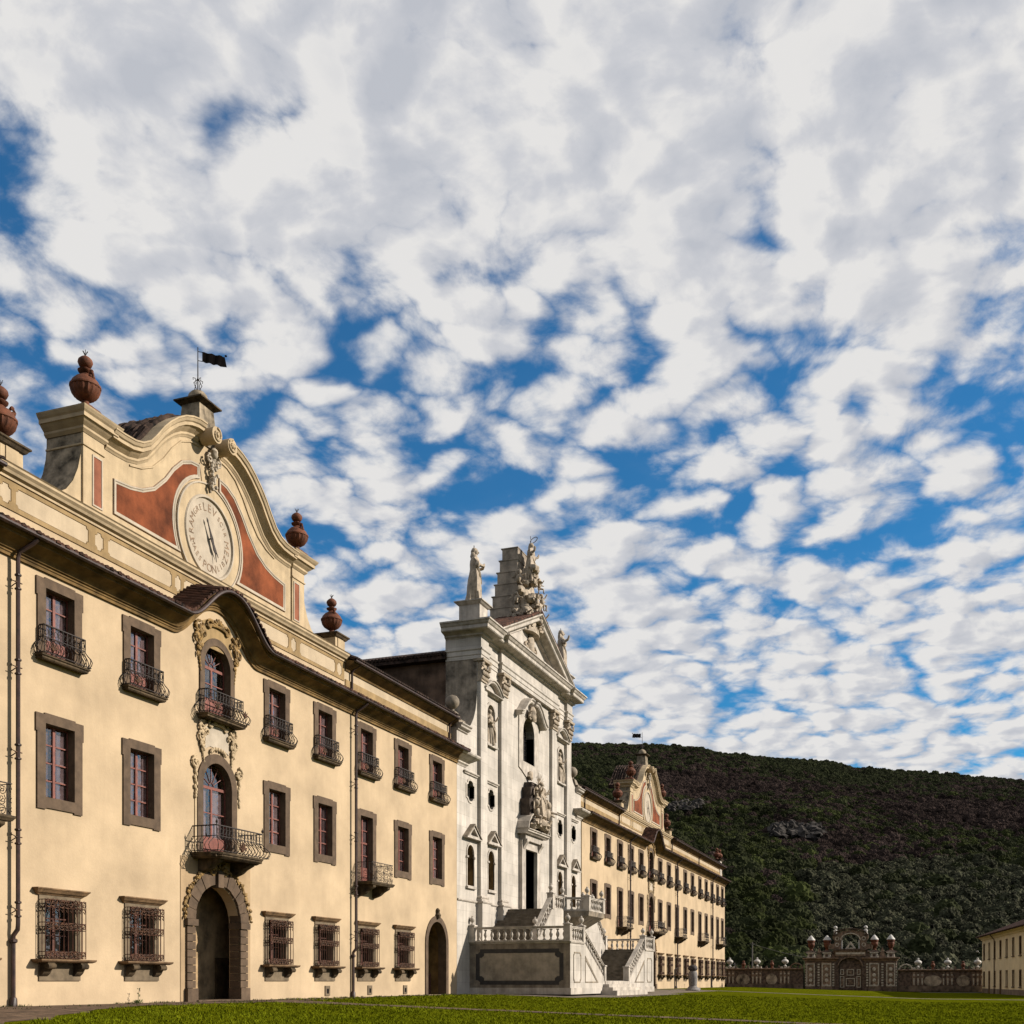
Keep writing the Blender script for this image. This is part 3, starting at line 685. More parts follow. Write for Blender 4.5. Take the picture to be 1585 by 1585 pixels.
    pm = MB(); palmette(pm, (-.35, -1.50, 6.32), .36); pm.build('rail_ornament', 'rust', b, True)
    b = MB().sweeph([(-1.35, .02), (-1.35, -.5), (1.35, -.5), (1.35, .02)], [(-.05, 0), (.03, .04), (.03, .1), (.08, .14), (.08, .2), (-.4, .2)], z=11.78).box(-1.3, 1.3, -.45, 0, 11.8, 11.96).build('balcony', 'dark_stone', wg)
    bulge_rail(1.26, .48, 1.0, 12, 4, .34).xf(Matrix.Translation((0,0,11.98))).build('railing', 'iron', b)
    for (xx, zz) in ((-1.0, 12.2), (1.0, 12.25)):
        pm = MB(); palmette(pm, (xx, -.74, zz), .26); pm.build('rail_ornament', 'rust', b, True)
    # stucco ornaments
    m = cartouche(MB(), 1.38, 1.25, 14.55, 3); c1 = m.build('cartouche', 'gold_stucco', wg, True)
    MB().plate([(-1.15, 14.9), (-1.0, 15.2), (-1.05, 15.9), (-.5, 16.15), (.5, 16.15), (1.05, 15.9), (1.0, 15.2), (1.15, 14.9)], (), -.03, .01).build('cartouche_field', 'plaster_band', c1)
    m = cartouche(MB(), 1.12, 1.0, 10.65, 5); c2 = m.build('cartouche', 'cream_stucco', wg, True)
    MB().plate([(-.85, 10.6), (-.8, 11.65), (0, 11.78), (.8, 11.65), (.85, 10.6), (.5, 10.75), (-.5, 10.75)], (), -.03, .01).build('cartouche_field', 'white_stucco', c2)
    m = MB(); rg = random.Random(9)
    for s in (-1, 1):
        m.tube(spiral((s*1.55, 9.9), .28, 1.3, PI*.5, -s, 12, -.08, .2), .06, 6)
        for i in range(12): m.ell((s*(1.5+.12*rg.random()), -.07, 8.5+i*.13), (.07, .06, .1), 6, 4)
        m.box(s*1.5-.06, s*1.5+.06, -.04, .01, 6.2, 9.4)
    for i in range(9): m.ell((.5*math.cos(PI*i/8), -.1, 10.52+.18*math.sin(PI*i/8)), (.09, .06, .09), 6, 4)
    m.build('window_stucco', 'cream_stucco', wg, True)
    # eaves cornice, gutter, tiles
    path = [(x0, 14.85), (-3.3, 14.85)]+[(-3.05+6.1*i/28, archz(-3.05+6.1*i/28)) for i in range(29)]+[(3.3, 14.85), (x1, 14.85)]
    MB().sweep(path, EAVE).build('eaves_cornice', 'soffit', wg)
    gp = [(p[0], -.90, p[1]+.70) for p in path]
    gt = MB().tube(gp, .085, 8).build('gutter', 'copper_pipe', wg, True)
    t = MB(); tp = []
    x = x0+.1
    while x < x1-.1:
        s = .22
        if abs(x) < 3.05:
            e = (archz(x+.02)-archz(x-.02))/.04; s = .22/math.sqrt(1+e*e)
        tp.append((x, archz(x))); x += s
    rg = random.Random(4)
    for (x, z) in tp:
        if abs(x) > 3.05 and near is False and int(x*4.5) % 2: continue
        j = rg.uniform(-.03, .03); k = len(t.v)
        e = (archz(x+.02)-archz(x-.02))/.04; q_ = math.sqrt(1+e*e); nx_, nz_ = -e/q_, 1/q_
        for (yy, dz, rr) in ((-.99+j, .72, .115), (-.2, .88, .11), (.42, 1.01, .11)):
            for a in (0, 45, 90, 135, 180): ca, sa = rr*math.cos(R(a)), dz+rr*math.sin(R(a)); t.v.append((x+nz_*ca+nx_*sa, yy, z-nx_*ca+nz_*sa))
        for r_ in range(2):
            for c_ in range(4): t.f.append((k+r_*5+c_, k+r_*5+c_+1, k+r_*5+c_+6, k+r_*5+c_+5))
        t.f.append(tuple(k+i for i in range(5)))
    tag(t.build('eaves_tiles', 'roof_tile', wg), kind='stuff')
    MB().sweep(path, [(.93, .69), (-.42, .98), (-.42, .8), (.6, .66)]).build('eaves_roof', 'roof_tile_dark', wg)
    # attic parapet between +-11.95, upper storey strip elsewhere
    A = 11.95
    MB().box(-A, A, .4, 1.2, 15.5, 17.85).build('parapet', 'plaster', wg)
    pc = MB().sweep([(-A-.05, 17.62), (A+.05, 17.62)], [(-.45, 0), (-.33, 0), (-.33, .08), (-.22, .14), (-.18, .22), (-.10, .30), (-.10, .38), (-.05, .42), (-1.2, .50)]).build('parapet_cornice', 'cream_stucco', wg)
    bd = MB().plate(rect(-A+.1, A-.1, 16.62, 17.58), [notch(a, b_, 16.78, 17.44) for (a, b_) in PANELS], .36, .41).build('parapet_band', 'plaster_band', wg)
    for (a, b_) in PANELS: MB().plate(notch(a+.02, b_-.02, 16.80, 17.42), (), .375, .41).build('band_panel', 'plaster_light', bd)
    for (a, b_) in ((x0, -A), (A, x1)):
        if b_-a < 1: continue
        u = MB().box(a, b_, .4, .8, 15.5, 17.6).build('upper_wall', 'plaster_light', wg)
        MB().box(a+.02, b_-.02, .35, .41, 16.3, 16.75).build('string_band', 'plaster_band', u)
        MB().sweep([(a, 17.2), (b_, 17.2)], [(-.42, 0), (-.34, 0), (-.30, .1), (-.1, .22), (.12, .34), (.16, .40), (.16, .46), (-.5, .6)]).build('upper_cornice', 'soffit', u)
        MB().tube([(a, -.24, 17.68), (b_, -.24, 17.68)], .08, 8).build('gutter', 'copper_pipe', u, True)
        r = MB(); k = 0
        r.add([(a, -.30, 17.74), (b_, -.30, 17.74), (b_, 5.2, 19.9), (a, 5.2, 19.9), (a, -.30, 17.66), (b_, -.30, 17.66), (b_, 5.2, 19.7), (a, 5.2, 19.7)], [(0,1,2,3),(4,7,6,5),(0,4,5,1),(1,5,6,2),(2,6,7,3),(3,7,4,0)])
        xx = a+.1
        while xx < b_-.1:
            r.add([(xx-.1, -.36, 17.76), (xx, -.36, 17.86), (xx+.1, -.36, 17.76), (xx-.1, 5.2, 19.9), (xx, 5.2, 20.0), (xx+.1, 5.2, 19.9)], [(0,1,4,3),(1,2,5,4),(0,2,1)]); xx += .24
        tag(r.build('roof_tiles', 'roof_tile_dark', wg), kind='stuff')
    MB().add([(x0, 5.2, 19.9), (x1, 5.2, 19.9), (x1, 10.4, 17.4), (x0, 10.4, 17.4), (-A, 1.2, 17.6), (A, 1.2, 17.6), (A, 5.2, 19.9), (-A, 5.2, 19.9)], [(0,1,2,3),(4,5,6,7)]).build('main_roof', 'roof_tile_dark', wg)
    # gable
    def both(pts): return [(-p[0], p[1]) for p in pts]+[p for p in reversed(pts)]
    flare = [(9.35, 17.95), (8.9, 18.12), (8.5, 18.4), (8.15, 18.85), (7.9, 19.4), (7.75, 20.0), (7.7, 20.5), (7.7, 21.1)]
    top = [(p[0], p[1]-.12) for p in GTOP[1:]]
    out = [(-p[0], p[1]) for p in flare]+[(-p[0], p[1]) for p in top]+list(reversed(top))+list(reversed(flare))
    gb = MB().plate(out, (), .4, 2.0, True).build('gable', 'cream_stucco', wg)
    CP = [(-.38, -.72), (-.34, -.66), (-.30, -.62), (-.30, -.54), (-.16, -.44), (-.06, -.36), (.02, -.34), (.02, -.22), (.08, -.18), (.13, -.08), (.16, -.06), (.16, 0), (-1.9, .04)]
    for s in (-1, 1):
        pth = [(s*p[0], p[1]) for p in GTOP[1:]]
        if s > 0: pth = list(reversed(pth))
        MB().sweep(pth, CP).build('gable_cornice', 'cream_stucco', gb)
        # scroll end of the broken top
        v = MB(); c = (s*.56, 23.78)
        v.lathe([(0, -.22), (.30, -.22), (.34, -.18), (.34, .5), (0, .5)], 16).xf(Matrix.Translation((c[0], .08, c[1])) @ Matrix.Rotation(R(-90), 4, 'X') @ Matrix.Scale(-1, 4, (0,0,1)), 0)
        v.tube(spiral(c, .29, 1.6, PI/2, s, 20, -.44, .1), .05, 6); v.ell((c[0], -.44, c[1]), (.09, .08, .09), 8, 6)
        v.build('volute', 'cream_stucco', gb, True)
        cap = MB().sweeph([(s*7.75, 2.0), (s*7.75, .3), (s*6.62, .3), (s*6.62, .45)] if s < 0 else [(6.62, .45), (6.62, .3), (7.75, .3), (7.75, 2.0)], [(0, -.72), (.06, -.66), (.10, -.62), (.10, -.54), (.22, -.44), (.32, -.34), (.36, -.34), (.36, -.2), (.42, -.14), (.48, -.05), (.5, 0), (-.6, .03)], z=21.5)
        cap.build('pier_cap', 'cream_stucco', gb)
        MB().frustum(s*(7.5 if s < 0 else 7.2), .42, 21.5, 21.73, .52, .5, .36, .36).build('urn_block', 'terracotta', gb)
        MB().sweeph([(s*7.72, 2.0), (s*7.72, .32), (s*6.62, .32)] if s < 0 else [(6.62, .32), (7.72, .32), (7.72, 2.0)], [(0, 0), (.05, .02), (.05, .08), (0, .1)], z=20.3).build('neck_moulding', 'cream_stucco', gb)
        a, b_ = sorted((s*6.62, s*7.72)); MB().plate(rect(a, b_, 17.95, 21.0), (), .32, .42).build('pilaster', 'cream_stucco', gb)
        a, b_ = sorted((s*6.78, s*7.2)); MB().plate(rect(a, b_, 18.35, 20.1), (), .305, .33).build('side_panel', 'pink_plaster', gb)
        fr = rect(a-.06, b_+.06, 18.29, 20.16); MB().plate(fr, [rect(a, b_, 18.35, 20.1)], .285, .33).build('panel_moulding', 'white_stucco', gb)
        aa = [PI/2+math.acos(max(-1, min(1, (22.0-19.75)/2.35))), PI+math.asin((19.75-18.45)/2.35)]
        red = [(-6.05, 18.45)]+[(-p[0], p[1]) for p in REDTOP]+[(2.35*math.cos(t_), 19.75+2.35*math.sin(t_)) for t_ in [aa[0]+(aa[1]-aa[0])*i/14 for i in range(15)]]
        red = [(-s*p[0], p[1]) for p in red]
        MB().plate(red, (), .375, .41).build('red_panel', 'red_plaster', gb)
        pth = red if s > 0 else list(reversed(red))
        MB().sweep(pth, [(-.40, .0), (-.33, .02), (-.33, .07), (-.36, .10), (-.36, .16), (-.40, .18)], closed=True).build('panel_moulding', 'white_stucco', gb)
        MB().sweep([(s*p[0], p[1]+.72) for p in (REDTOP[1:] if s < 0 else list(reversed(REDTOP[1:])))], [(-.40, 0), (-.35, .02), (-.35, .07), (-.40, .09)]).build('inner_moulding', 'cream_stucco', gb)
    for s in (-1, 1):
        fl = flare+[(7.7, 21.0)]
        g_ = MB(); g_.v = [(s*(p[0]+.012), yy_, p[1]+.012) for p in fl for yy_ in (.42, 2.0)]; g_.f = [(2*i, 2*i+1, 2*i+3, 2*i+2) for i in range(len(fl)-1)]
        g_.build('gable_return', 'stucco_weathered_shade', gb, True)  # sheet over the side curve: stains plus shade put into its colour
    # key ornament
    m = MB(); rg = random.Random(8)
    m.ell((0, .14, 23.3), (.2, .2, .24), 10, 8, bump=.3); m.ell((0, .18, 22.95), (.13, .16, .22), 8, 6, bump=.3)
    for i in range(16): m.ell((rg.uniform(-.22, .22), .12, 22.9-i*.075), (.09, .09, .09), 6, 4)
    for s in (-1, 1): m.tube(spiral((s*.3, 23.0), .2, 1.2, PI/2, -s, 10, .12, .2), .05, 6)
    m.tube([(0, .25, 22.4), (-.08, .28, 22.0), (0, .3, 21.7)], .12, 6, .04); m.build('key_ornament', 'white_stucco', gb, True)
    MB().add([(-.68, .37, 22.7), (.68, .37, 22.7), (.5, .37, 21.95), (-.5, .37, 21.95), (-.68, .42, 22.7), (.68, .42, 22.7), (.5, .42, 21.95), (-.5, .42, 21.95)], [(0,3,2,1),(4,5,6,7),(0,1,5,4),(1,2,6,5),(2,3,7,6),(3,0,4,7)]).build('key_block', 'cream_stucco', gb)
    # gable roof tiles
    t = MB(); prof = [(-.12, -.02), (-.08, .10), (0, .15), (.08, .10), (.12, -.02)]
    pthL = [(p[0], p[1]-.02) for p in both(GTOP[3:])]
    yy = .55
    while yy < 3.3:
        for sgn in (-1, 1):
            pp = [p for p in pthL if p[0]*sgn >= 0]
            q = []
            for i in range(len(pp)-1):
                q += [pp[i], tuple((Vector(pp[i])+Vector(pp[i+1]))/2)]
            q.append(pp[-1])
            t.sweep(q, [(-yy+a, b_+(.0)) for (a, b_) in prof], caps=True)
        yy += .27
    ntl = len(t.v)
    rg2 = random.Random(12)
    t.v = [(p[0]+rg2.uniform(-.03, .03), p[1], p[2]+rg2.uniform(-.05, .09)) for p in t.v]
    tag(t.build('gable_tiles', 'roof_tile_dark', gb), kind='stuff')
    MB().sweep(pthL, [(-.45, 0), (-3.3, 0), (-3.3, -.3), (-.45, -.3)]).build('gable_roof', 'roof_tile_dark', gb)
    # pedestal for the vane
    m = MB(); m.frustum(0, .95, 23.6, 24.6, .95, .62, .58, .5); m.frustum(0, .95, 24.6, 25.42, .58, .5, .50, .44)
    m.build('vane_pedestal', 'stucco_weathered_shade', wg)
    MB().sweeph([(-.55, .45), (.55, .45), (.55, 1.45), (-.55, 1.45)], [(-.05, 0), (.12, .1), (.2, .12), (.2, .18), (-.5, .2)], closed=True, z=25.38).box(-.5, .5, .5, 1.4, 25.39, 25.57).build('pedestal_cap', 'dark_stone', wg)
    # wind dial
    dl = MB().plate(circ(0, 19.75, 2.28, 48), [circ(0, 19.75, 1.66, 48)], .345, .41)
    dl.v = [(p[0], p[1], max(p[2], 18.06)) for p in dl.v]
    dl = dl.build('wind_dial', 'cream_stucco', wg)
    pr = [(-.36, -.05), (-.28, -.02), (-.28, .06), (-.34, .10)]
    MB().sweep(list(reversed(circ(0, 19.75, 1.66, 48))), pr, closed=True).build('dial_ring', 'white_stucco', dl)
    MB().sweep(list(reversed(circ(0, 19.75, 2.22, 48, R(-46), R(226)))), [(-.36, -.04), (-.30, -.02), (-.30, .04), (-.36, .06)]).build('dial_ring', 'white_stucco', dl)
    MB().plate(circ(0, 19.75, 1.64, 48), (), .37, .41).build('dial_face', 'white_stucco', dl)
    for (txt, ang, inward, size) in (('LEV', 90, 0, .46), ('GRE', 131, 0, .32), ('TRAM', 178, 0, .42), ('MAES', 222, 1, .32), ('PON', 270, 1, .46), ('LIB', 312, 1, .32), ('MEZ', 352, 0, .44), ('SCIR', 42, 0, .30)):
        n = len(txt)
        for i, ch in enumerate(txt):
            st = (size*.78)/1.3
            if not inward: th = R(ang)-((i-(n-1)/2)*st); rot = th-PI/2; rr = 1.27-size*.36
            else: th = R(ang)+((i-(n-1)/2)*st); rot = th+PI/2; rr = 1.27+size*.36-.02
            if near:
                cu = bpy.data.curves.new('letter', 'FONT'); cu.body = ch; cu.size = size*1.05; cu.align_x = 'CENTER'; cu.extrude = .006; cu.resolution_u = 3
                to = bpy.data.objects.new('tmp', cu); me = bpy.data.meshes.new_from_object(to); bpy.data.objects.remove(to); me.materials.append(MATS['lettering'])
                lo = inst('letter', me, dl)
                M = Matrix.Translation((rr*math.cos(th), .366, 19.75+rr*math.sin(th))) @ Matrix.Rotation(-rot, 4, 'Y') @ Matrix.Rotation(R(90), 4, 'X')
                lo.matrix_local = M
    h = MB(); ax = Vector((.42, 0, -.88)).normalized(); side = Vector((ax.z, 0, -ax.x)); c = Vector((0, .22, 19.72))
    def hp(u, w): p = c+ax*u+side*w; return (p.x, p.y, p.z)
    for poly in ([(-.85, 0), (-.72, .05), (-.6, .02), (-.2, .05), (0, .1), (.25, .07), (.45, .1), (.62, .03), (.95, .1), (.55, -.04), (.8, -.13), (.45, -.09), (.25, -.06), (0, -.09), (-.2, -.05), (-.6, -.02), (-.72, -.05)],):
        k = len(poly); h.v += [hp(*p) for p in poly]+[(q[0], q[1]+.03, q[2]) for q in [hp(*p) for p in poly]]
        h.f += [tuple(range(k)), tuple(range(2*k-1, k-1, -1))]+[(i, (i+1) % k, (i+1) % k+k, i+k) for i in range(k)]
    h.tube([(0, .2, 19.72), (0, .40, 19.72)], .03, 6); h.build('dial_hand', 'iron', dl)
    # drainpipes
    for (px, jog) in pipes:
        m = MB(); y = -.26
        m.tube([(px+.28, -.82, 15.45), (px+.20, -.70, 15.3), (px, y-.05, 15.0), (px, y, 14.8), (px, y, 2.75), (px-.02, y, 2.55), (px-.06, -.12, 2.35), (px-.06, -.12, 2.2), (px-.06, -.12, .02)], .075, 8)
        for z in (14.2, 11.4, 8.6, 5.8, 3.4):
            m.lathe([(.08, 0), (.11, .02), (.11, .07), (.08, .09)], 8, (px, y, z)); m.lathe([(.08, 0), (.11, .02), (.11, .06), (.08, .08)], 8, (px, y, z-.45))
        m.lathe([(.09, 0), (.13, .04), (.13, .12), (.09, .15)], 8, (px-.06, -.12, 2.1)); m.lathe([(.13, 0), (.12, .25), (.09, .3)], 8, (px-.06, -.12, .01))
        dp = m.build('drainpipe', 'copper_pipe', wg, True)
        k = MB()
        for z in (14.0, 11.2, 8.4, 5.6, 3.2): k.tube([(px-.16, y-.02, z), (px+.16, y-.02, z)], .02, 4); k.tube([(px-.05, y, z), (px-.05, 0, z-.12)], .018, 4); k.tube([(px-.05, y, z), (px-.05, 0, z+.12)], .018, 4)
        k.build('pipe_bracket', 'rust', dp)
    for px in ([x for x in (A+.6, x1-.5) if near] + ([] if near else [x0+1.9, -A-.3, A+.3, A+17])):
        MB().tube([(px+.1, -.2, 17.62), (px, .15, 17.4), (px, .28, 17.2), (px, .28, 15.9)], .06, 8).build('upper_drainpipe', 'copper_pipe', wg, True)
    for v in vents:
        q = MB().plate(rect(v-.24, v+.24, .12, .62), [rect(v-.11, v+.11, .22, .46)], -.05, .0).build('vent', 'pale_stone', wg); MB().box(v-.12, v+.12, -.012, -.006, .21, .47).build('vent_hole', 'dark_room', q)
    for s in (-1, 1):
        p = MB().box(s*11.2-.5, s*11.2+.5, .25, 1.25, 18.0, 18.62).box(s*11.2-.28, s*11.2+.28, .21, .3, 18.0, 18.6)
        p.build('urn_pedestal', 'cream_stucco', wg)
        MB().sweeph([(s*11.2-.5, .25), (s*11.2+.5, .25), (s*11.2+.5, 1.25), (s*11.2-.5, 1.25)], [(0, 0), (.08, .05), (.14, .14), (.2, .18), (.2, .24), (-.5, .26)], closed=True, z=18.60).box(s*11.2-.5, s*11.2+.5, .25, 1.25, 18.62, 18.84).build('pedestal_cap', 'dark_stone', wg)
    return wg
PANELS = [(-10.9, -7.4), (-7.05, -6.6), (-6.35, -2.55), (-2.35, -1.95), (-1.75, 1.75), (1.95, 2.35), (2.55, 6.35), (6.6, 7.05), (7.4, 10.9), (11.1, 11.6), (-11.6, -11.1)]
def notch(a, b, z0, z1, k=.1):
    if b-a < .6: k = .12
    return [(a+k, z0), (b-k, z0), (b-k, z0+k*.5), (b-k*.5, z0+k), (b, z0+k), (b, z1-k), (b-k*.5, z1-k), (b-k, z1-k*.5), (b-k, z1), (a+k, z1), (a+k, z1-k*.5), (a+k*.5, z1-k), (a, z1-k), (a, z0+k), (a+k*.5, z0+k), (a+k, z0+k*.5)]
wing(40.8, -46.8, 26.05, [22.9, 18.1, 13.6, 9.15, 4.7, 0, -4.9, -9.28, -13.7, -18.2], (13.6, -13.7),
     'cream palace wing with wind dial gable and red panels, left of the white church', True, [(-11.45, 0), (12.0, 0)], 22.9, R(-60), [9.4, 14.0, 18.4])
wing(120.7, -26.05, 47.3, [-22.35, -17.6, -13.1, -8.7, -4.5, 0, 4.45, 9.0, 13.5, 18.4, 22.9, 27.9, 32.4, 36.8, 41.2, 45.1], (-13.1, 13.5, 27.9, 41.2),
     'far cream palace wing beyond the white church, with its own small gable', False, [(-9.9, 0), (12.7, 0), (36.2, 0)], -22.35, R(60), [])

# ------------------------------------------------------------------ urns and vanes
UB = [(0, 0), (.30, 0), (.30, .07), (.20, .12), (.13, .2), (.13, .27), (.22, .31), (.38, .42), (.49, .58), (.53, .74)]
US = [(.53, .74), (.56, .77), (.56, .83), (.52, .86), (.47, .98), (.34, 1.12), (.2, 1.2), (.14, 1.27), (.25, 1.34), (.27, 1.40), (.12, 1.45), (.12, 1.49)]
UL = [(.0, 1.48), (.12, 1.49), (.22, 1.56), (.27, 1.68), (.25, 1.78), (.16, 1.87), (.06, 1.93), (0, 1.95)]
def urn_parts(t, sc=1.0, mt='terracotta', leaf=True):
    key = 'urn%s%.2f' % (mt, sc)
    def S_(mb): return mb.xf(Matrix.Scale(sc, 4))
    inst('bowl', shared(key+'b', lambda: S_(MB().lathe(UB, 36, rib=18, ribamp=.035)), mt, True), t)
    inst('shoulder', shared(key+'s', lambda: S_(MB().lathe(US, 24)), mt, True), t)
    inst('lid', shared(key+'l', lambda: S_(MB().lathe(UL, 14).xf(Matrix.Identity(4))), mt, True), t)
    if leaf:
        def hd():
            m = MB(); m.tube([(.42, 0, 1.0), (.46, 0, 1.12), (.40, 0, 1.24), (.30, 0, 1.22), (.27, 0, 1.12)], .05, 6, .04); m.ell((.36, 0, 1.26), (.08, .07, .08), 7, 5, bump=.4); m.ell((.38, 0, 1.05), (.09, .13, .10), 7, 5, bump=.4); return S_(m)
        for a in (0, PI):
            o = inst('handle', shared(key+'h', hd, mt, True), t); o.rotation_euler = (0, 0, a+R(25))
        def sp():
            m = MB()
            for i in range(6): m.tube([(0, 0, 1.93), (.06*math.cos(i), .06*math.sin(i), 2.06), (.10*math.cos(i), .10*math.sin(i), 2.09+.03*(i % 2))], .012, 4)
            return S_(m)
        inst('finial_spike', shared(key+'f', sp, 'iron'), t)
def urn(label, x, y, z, sc=1.0):
    t = thing('terracotta_urn', label, 'urn', (x, y, z), 'terracotta urns on the palace roofline'); urn_parts(t, sc)
    t.rotation_euler = (0, 0, random.uniform(0, 6)); return t
urn('terracotta urn on roof pedestal cut by the left edge of the picture', 40.8-11.2, .75, 18.86)
urn('ribbed terracotta urn on the left pier of the near gable', 40.8-7.5, .42, 21.72)
urn('ribbed terracotta urn behind the right shoulder of the near gable', 40.8+7.2, .42, 21.72)
urn('terracotta urn on the low pedestal right of the near gable', 40.8+11.2, .75, 18.86)
urn('terracotta urn on the low pedestal left of the far gable', 120.7-11.2, .75, 18.86, .95)
urn('terracotta urn on the left pier of the far gable', 120.7-7.2, .42, 21.72, .95)
urn('terracotta urn half hidden behind the right shoulder of the far gable', 120.7+7.2, .42, 21.72, .95)
urn('terracotta urn on the low pedestal right of the far gable', 120.7+11.2, .75, 18.86, .95)
e = thing('corner_chimney', 'white corner pedestal with flat cap at the far end of the roof', 'chimney', (166.6, .9, 15.9))
MB().box(-.7, .7, -.6, .8, 0, 2.6).build('shaft', 'marble_trim', e); MB().frustum(0, .1, 2.6, 2.85, .75, .75, 1.0, 1.0).build('cap', 'dark_stone', e)
urn('left of two small terracotta urns on the far roof corner', 165.9, .8, 18.76, .85)
urn('right of two small terracotta urns on the far roof corner', 167.2, .6, 18.76, .8)
def vane(label, x, rz, flip):
    t = thing('weather_vane', label, 'weather vane', (x, .95, 25.57))
    MB().lathe([(0, 0), (.36, 0), (.40, .06), (.43, .2), (.40, .36), (.28, .5), (.12, .58), (0, .6)], 16).build('ball', 'stucco_weathered_shade', t, True)
    m = MB().tube([(0, 0, .55), (0, 0, 2.45)], .03, 6, .02)
    for i in range(4):
        a = i*PI/2+.5; c, s = math.cos(a), math.sin(a)
        m.tube([(.16*c, .16*s, .56), (.12*c, .12*s, .72), (.2*c, .2*s, .86), (.1*c, .1*s, .98), (.12*c, .12*s, 1.08), (.24*c, .24*s, 1.06), (.22*c, .22*s, .98)], .017, 4)
    m.lathe([(0, 0), (.06, .03), (.05, .09), (0, .11)], 8, (0, 0, 1.0)); m.build('pole', 'iron', t, True)
    n = 12; f = MB()
    top = [(.22+1.15*i/n, .018*math.sin(i*1.2), 2.28-.05*i/n+.02*math.sin(i*1.5)) for i in range(n+1)]
    bot = [(.22+(1.02 if i < n else 1.25)*i/n, .018*math.sin(i*1.2), 1.86-.06*i/n+.02*math.sin(i*1.5+1)) for i in range(n+1)]
    for dy in (-.012, .012): f.v += [(p[0], p[1]+dy, p[2]) for p in top]+[(p[0], p[1]+dy, p[2]) for p in bot]
    k = 2*(n+1); f.v += []
    for i in range(n):
        f.f += [(i, i+1, n+2+i, n+1+i), (k+i+1, k+i, k+n+1+i, k+n+2+i), (i, k+i, k+i+1, i+1), (n+1+i, n+2+i, k+n+2+i, k+n+1+i)]
    f.f += [(n, k+n, k+2*n+1, 2*n+1), (0, n+1, k+n+1, k)]
    f.tube([(0, 0, 2.27), (.3, 0, 2.27)], .015, 4); f.tube([(0, 0, 1.88), (.3, 0, 1.88)], .015, 4)
    f.ell((1.42, 0, 2.27), (.07, .02, .05), 6, 4); f.build('flag', 'flag_iron', t)
    t.rotation_euler = (0, 0, rz)
    for c_ in t.children:
        if c_.name.startswith('flag'): c_.scale = (.82, .82, 1)
vane('iron weather vane flag on the near gable', 40.8, R(-52), 1)
vane('small iron weather vane flag on the far gable', 120.7, R(128), -1)

# ------------------------------------------------------------------ figures
def robed(m, base, H, rz=0, seed=0, arms='pray', lean=0.0, wide=1.0):
    k0 = len(m.v); rg = random.Random(seed); n = 36
    prof = [(0, .165, .14), (.06, .155, .135), (.18, .145, .12), (.32, .14, .115), (.45, .135, .11), (.55, .12, .095), (.62, .105, .085), (.70, .118, .09), (.77, .132, .085), (.81, .125, .07), (.835, .07, .055), (.86, .042, .042), (.885, .042, .044)]
    ph = rg.uniform(0, 6); sway = rg.uniform(-.03, .03)
    for (z, rx, ry) in prof:
        fa = .15*max(0, 1-z/.72)+.03
        for i in range(n):
            a = 2*PI*i/n; f = 1+fa*math.sin(5*a+ph+z*3)+fa*.7*math.sin(11*a-ph+z*6)
            m.v.append(((rx*f*math.cos(a)*wide+sway*math.sin(z*PI))*H, (ry*f*math.sin(a)-lean*z*z)*H, z*H))
    P = len(prof)
    for j in range(P-1):
        for i in range(n): a = k0+j*n+i; b = k0+j*n+(i+1) % n; m.f.append((a, b, b+n, a+n))
    m.f.append(tuple(k0+i for i in reversed(range(n))))
    hx = 0; hy = -lean*.86*H
    m.ell((hx, hy-.005*H, .93*H), (.052*H, .060*H, .072*H), 12, 9)
    m.ell((hx, hy+.014*H, .945*H), (.062*H, .062*H, .068*H), 10, 7, bump=.25, seed=seed)      # hair or veil
    m.ell((hx, hy-.066*H, .925*H), (.010*H, .014*H, .018*H), 5, 4)                            # nose
    m.ell((hx, hy+.035*H, .86*H), (.075*H, .05*H, .09*H), 10, 6, bump=.2, seed=seed+1)         # mantle behind the neck
    for s in (-1, 1):
        if arms == 'pray': pts = [(s*.12, -.0, .785), (s*.165, -.045, .66), (s*.06, -.15, .66), (s*.015, -.17, .70)]
        elif arms == 'spread': pts = [(s*.12, 0, .785), (s*.19, -.05, .70), (s*.25, -.12, .74), (s*.27, -.14, .80)]
        else: pts = [(s*.12, 0, .785), (s*.17, -.03, .64), (s*(.10 if s < 0 else .2), -.13, .60 if s < 0 else .72), (s*(.04 if s < 0 else .22), -.16, .62 if s < 0 else .8)]
        pts = [(p[0]*H, (p[1]-lean*.6)*H, p[2]*H) for p in pts]
        m.tube(pts, .040*H, 7, .022*H); m.ell(pts[-1], (.022*H, .02*H, .03*H), 6, 5)
        m.ell(pts[1], (.048*H, .05*H, .06*H), 7, 5, bump=.3, seed=seed)
    # mantle folds falling from one arm
    m.tube([(.15*H, -.04*H, .66*H), (.16*H, -.08*H, .5*H), (.13*H, -.11*H, .3*H), (.14*H, -.10*H, .1*H)], .035*H, 6, .05*H)
    m.tube([(-.13*H, -.03*H, .7*H), (-.05*H, -.10*H, .52*H), (.06*H, -.12*H, .40*H), (.13*H, -.09*H, .36*H)], .03*H, 6, .03*H)
    m.xf(Matrix.Translation(base) @ Matrix.Rotation(rz, 4, 'Z'), k0); return m
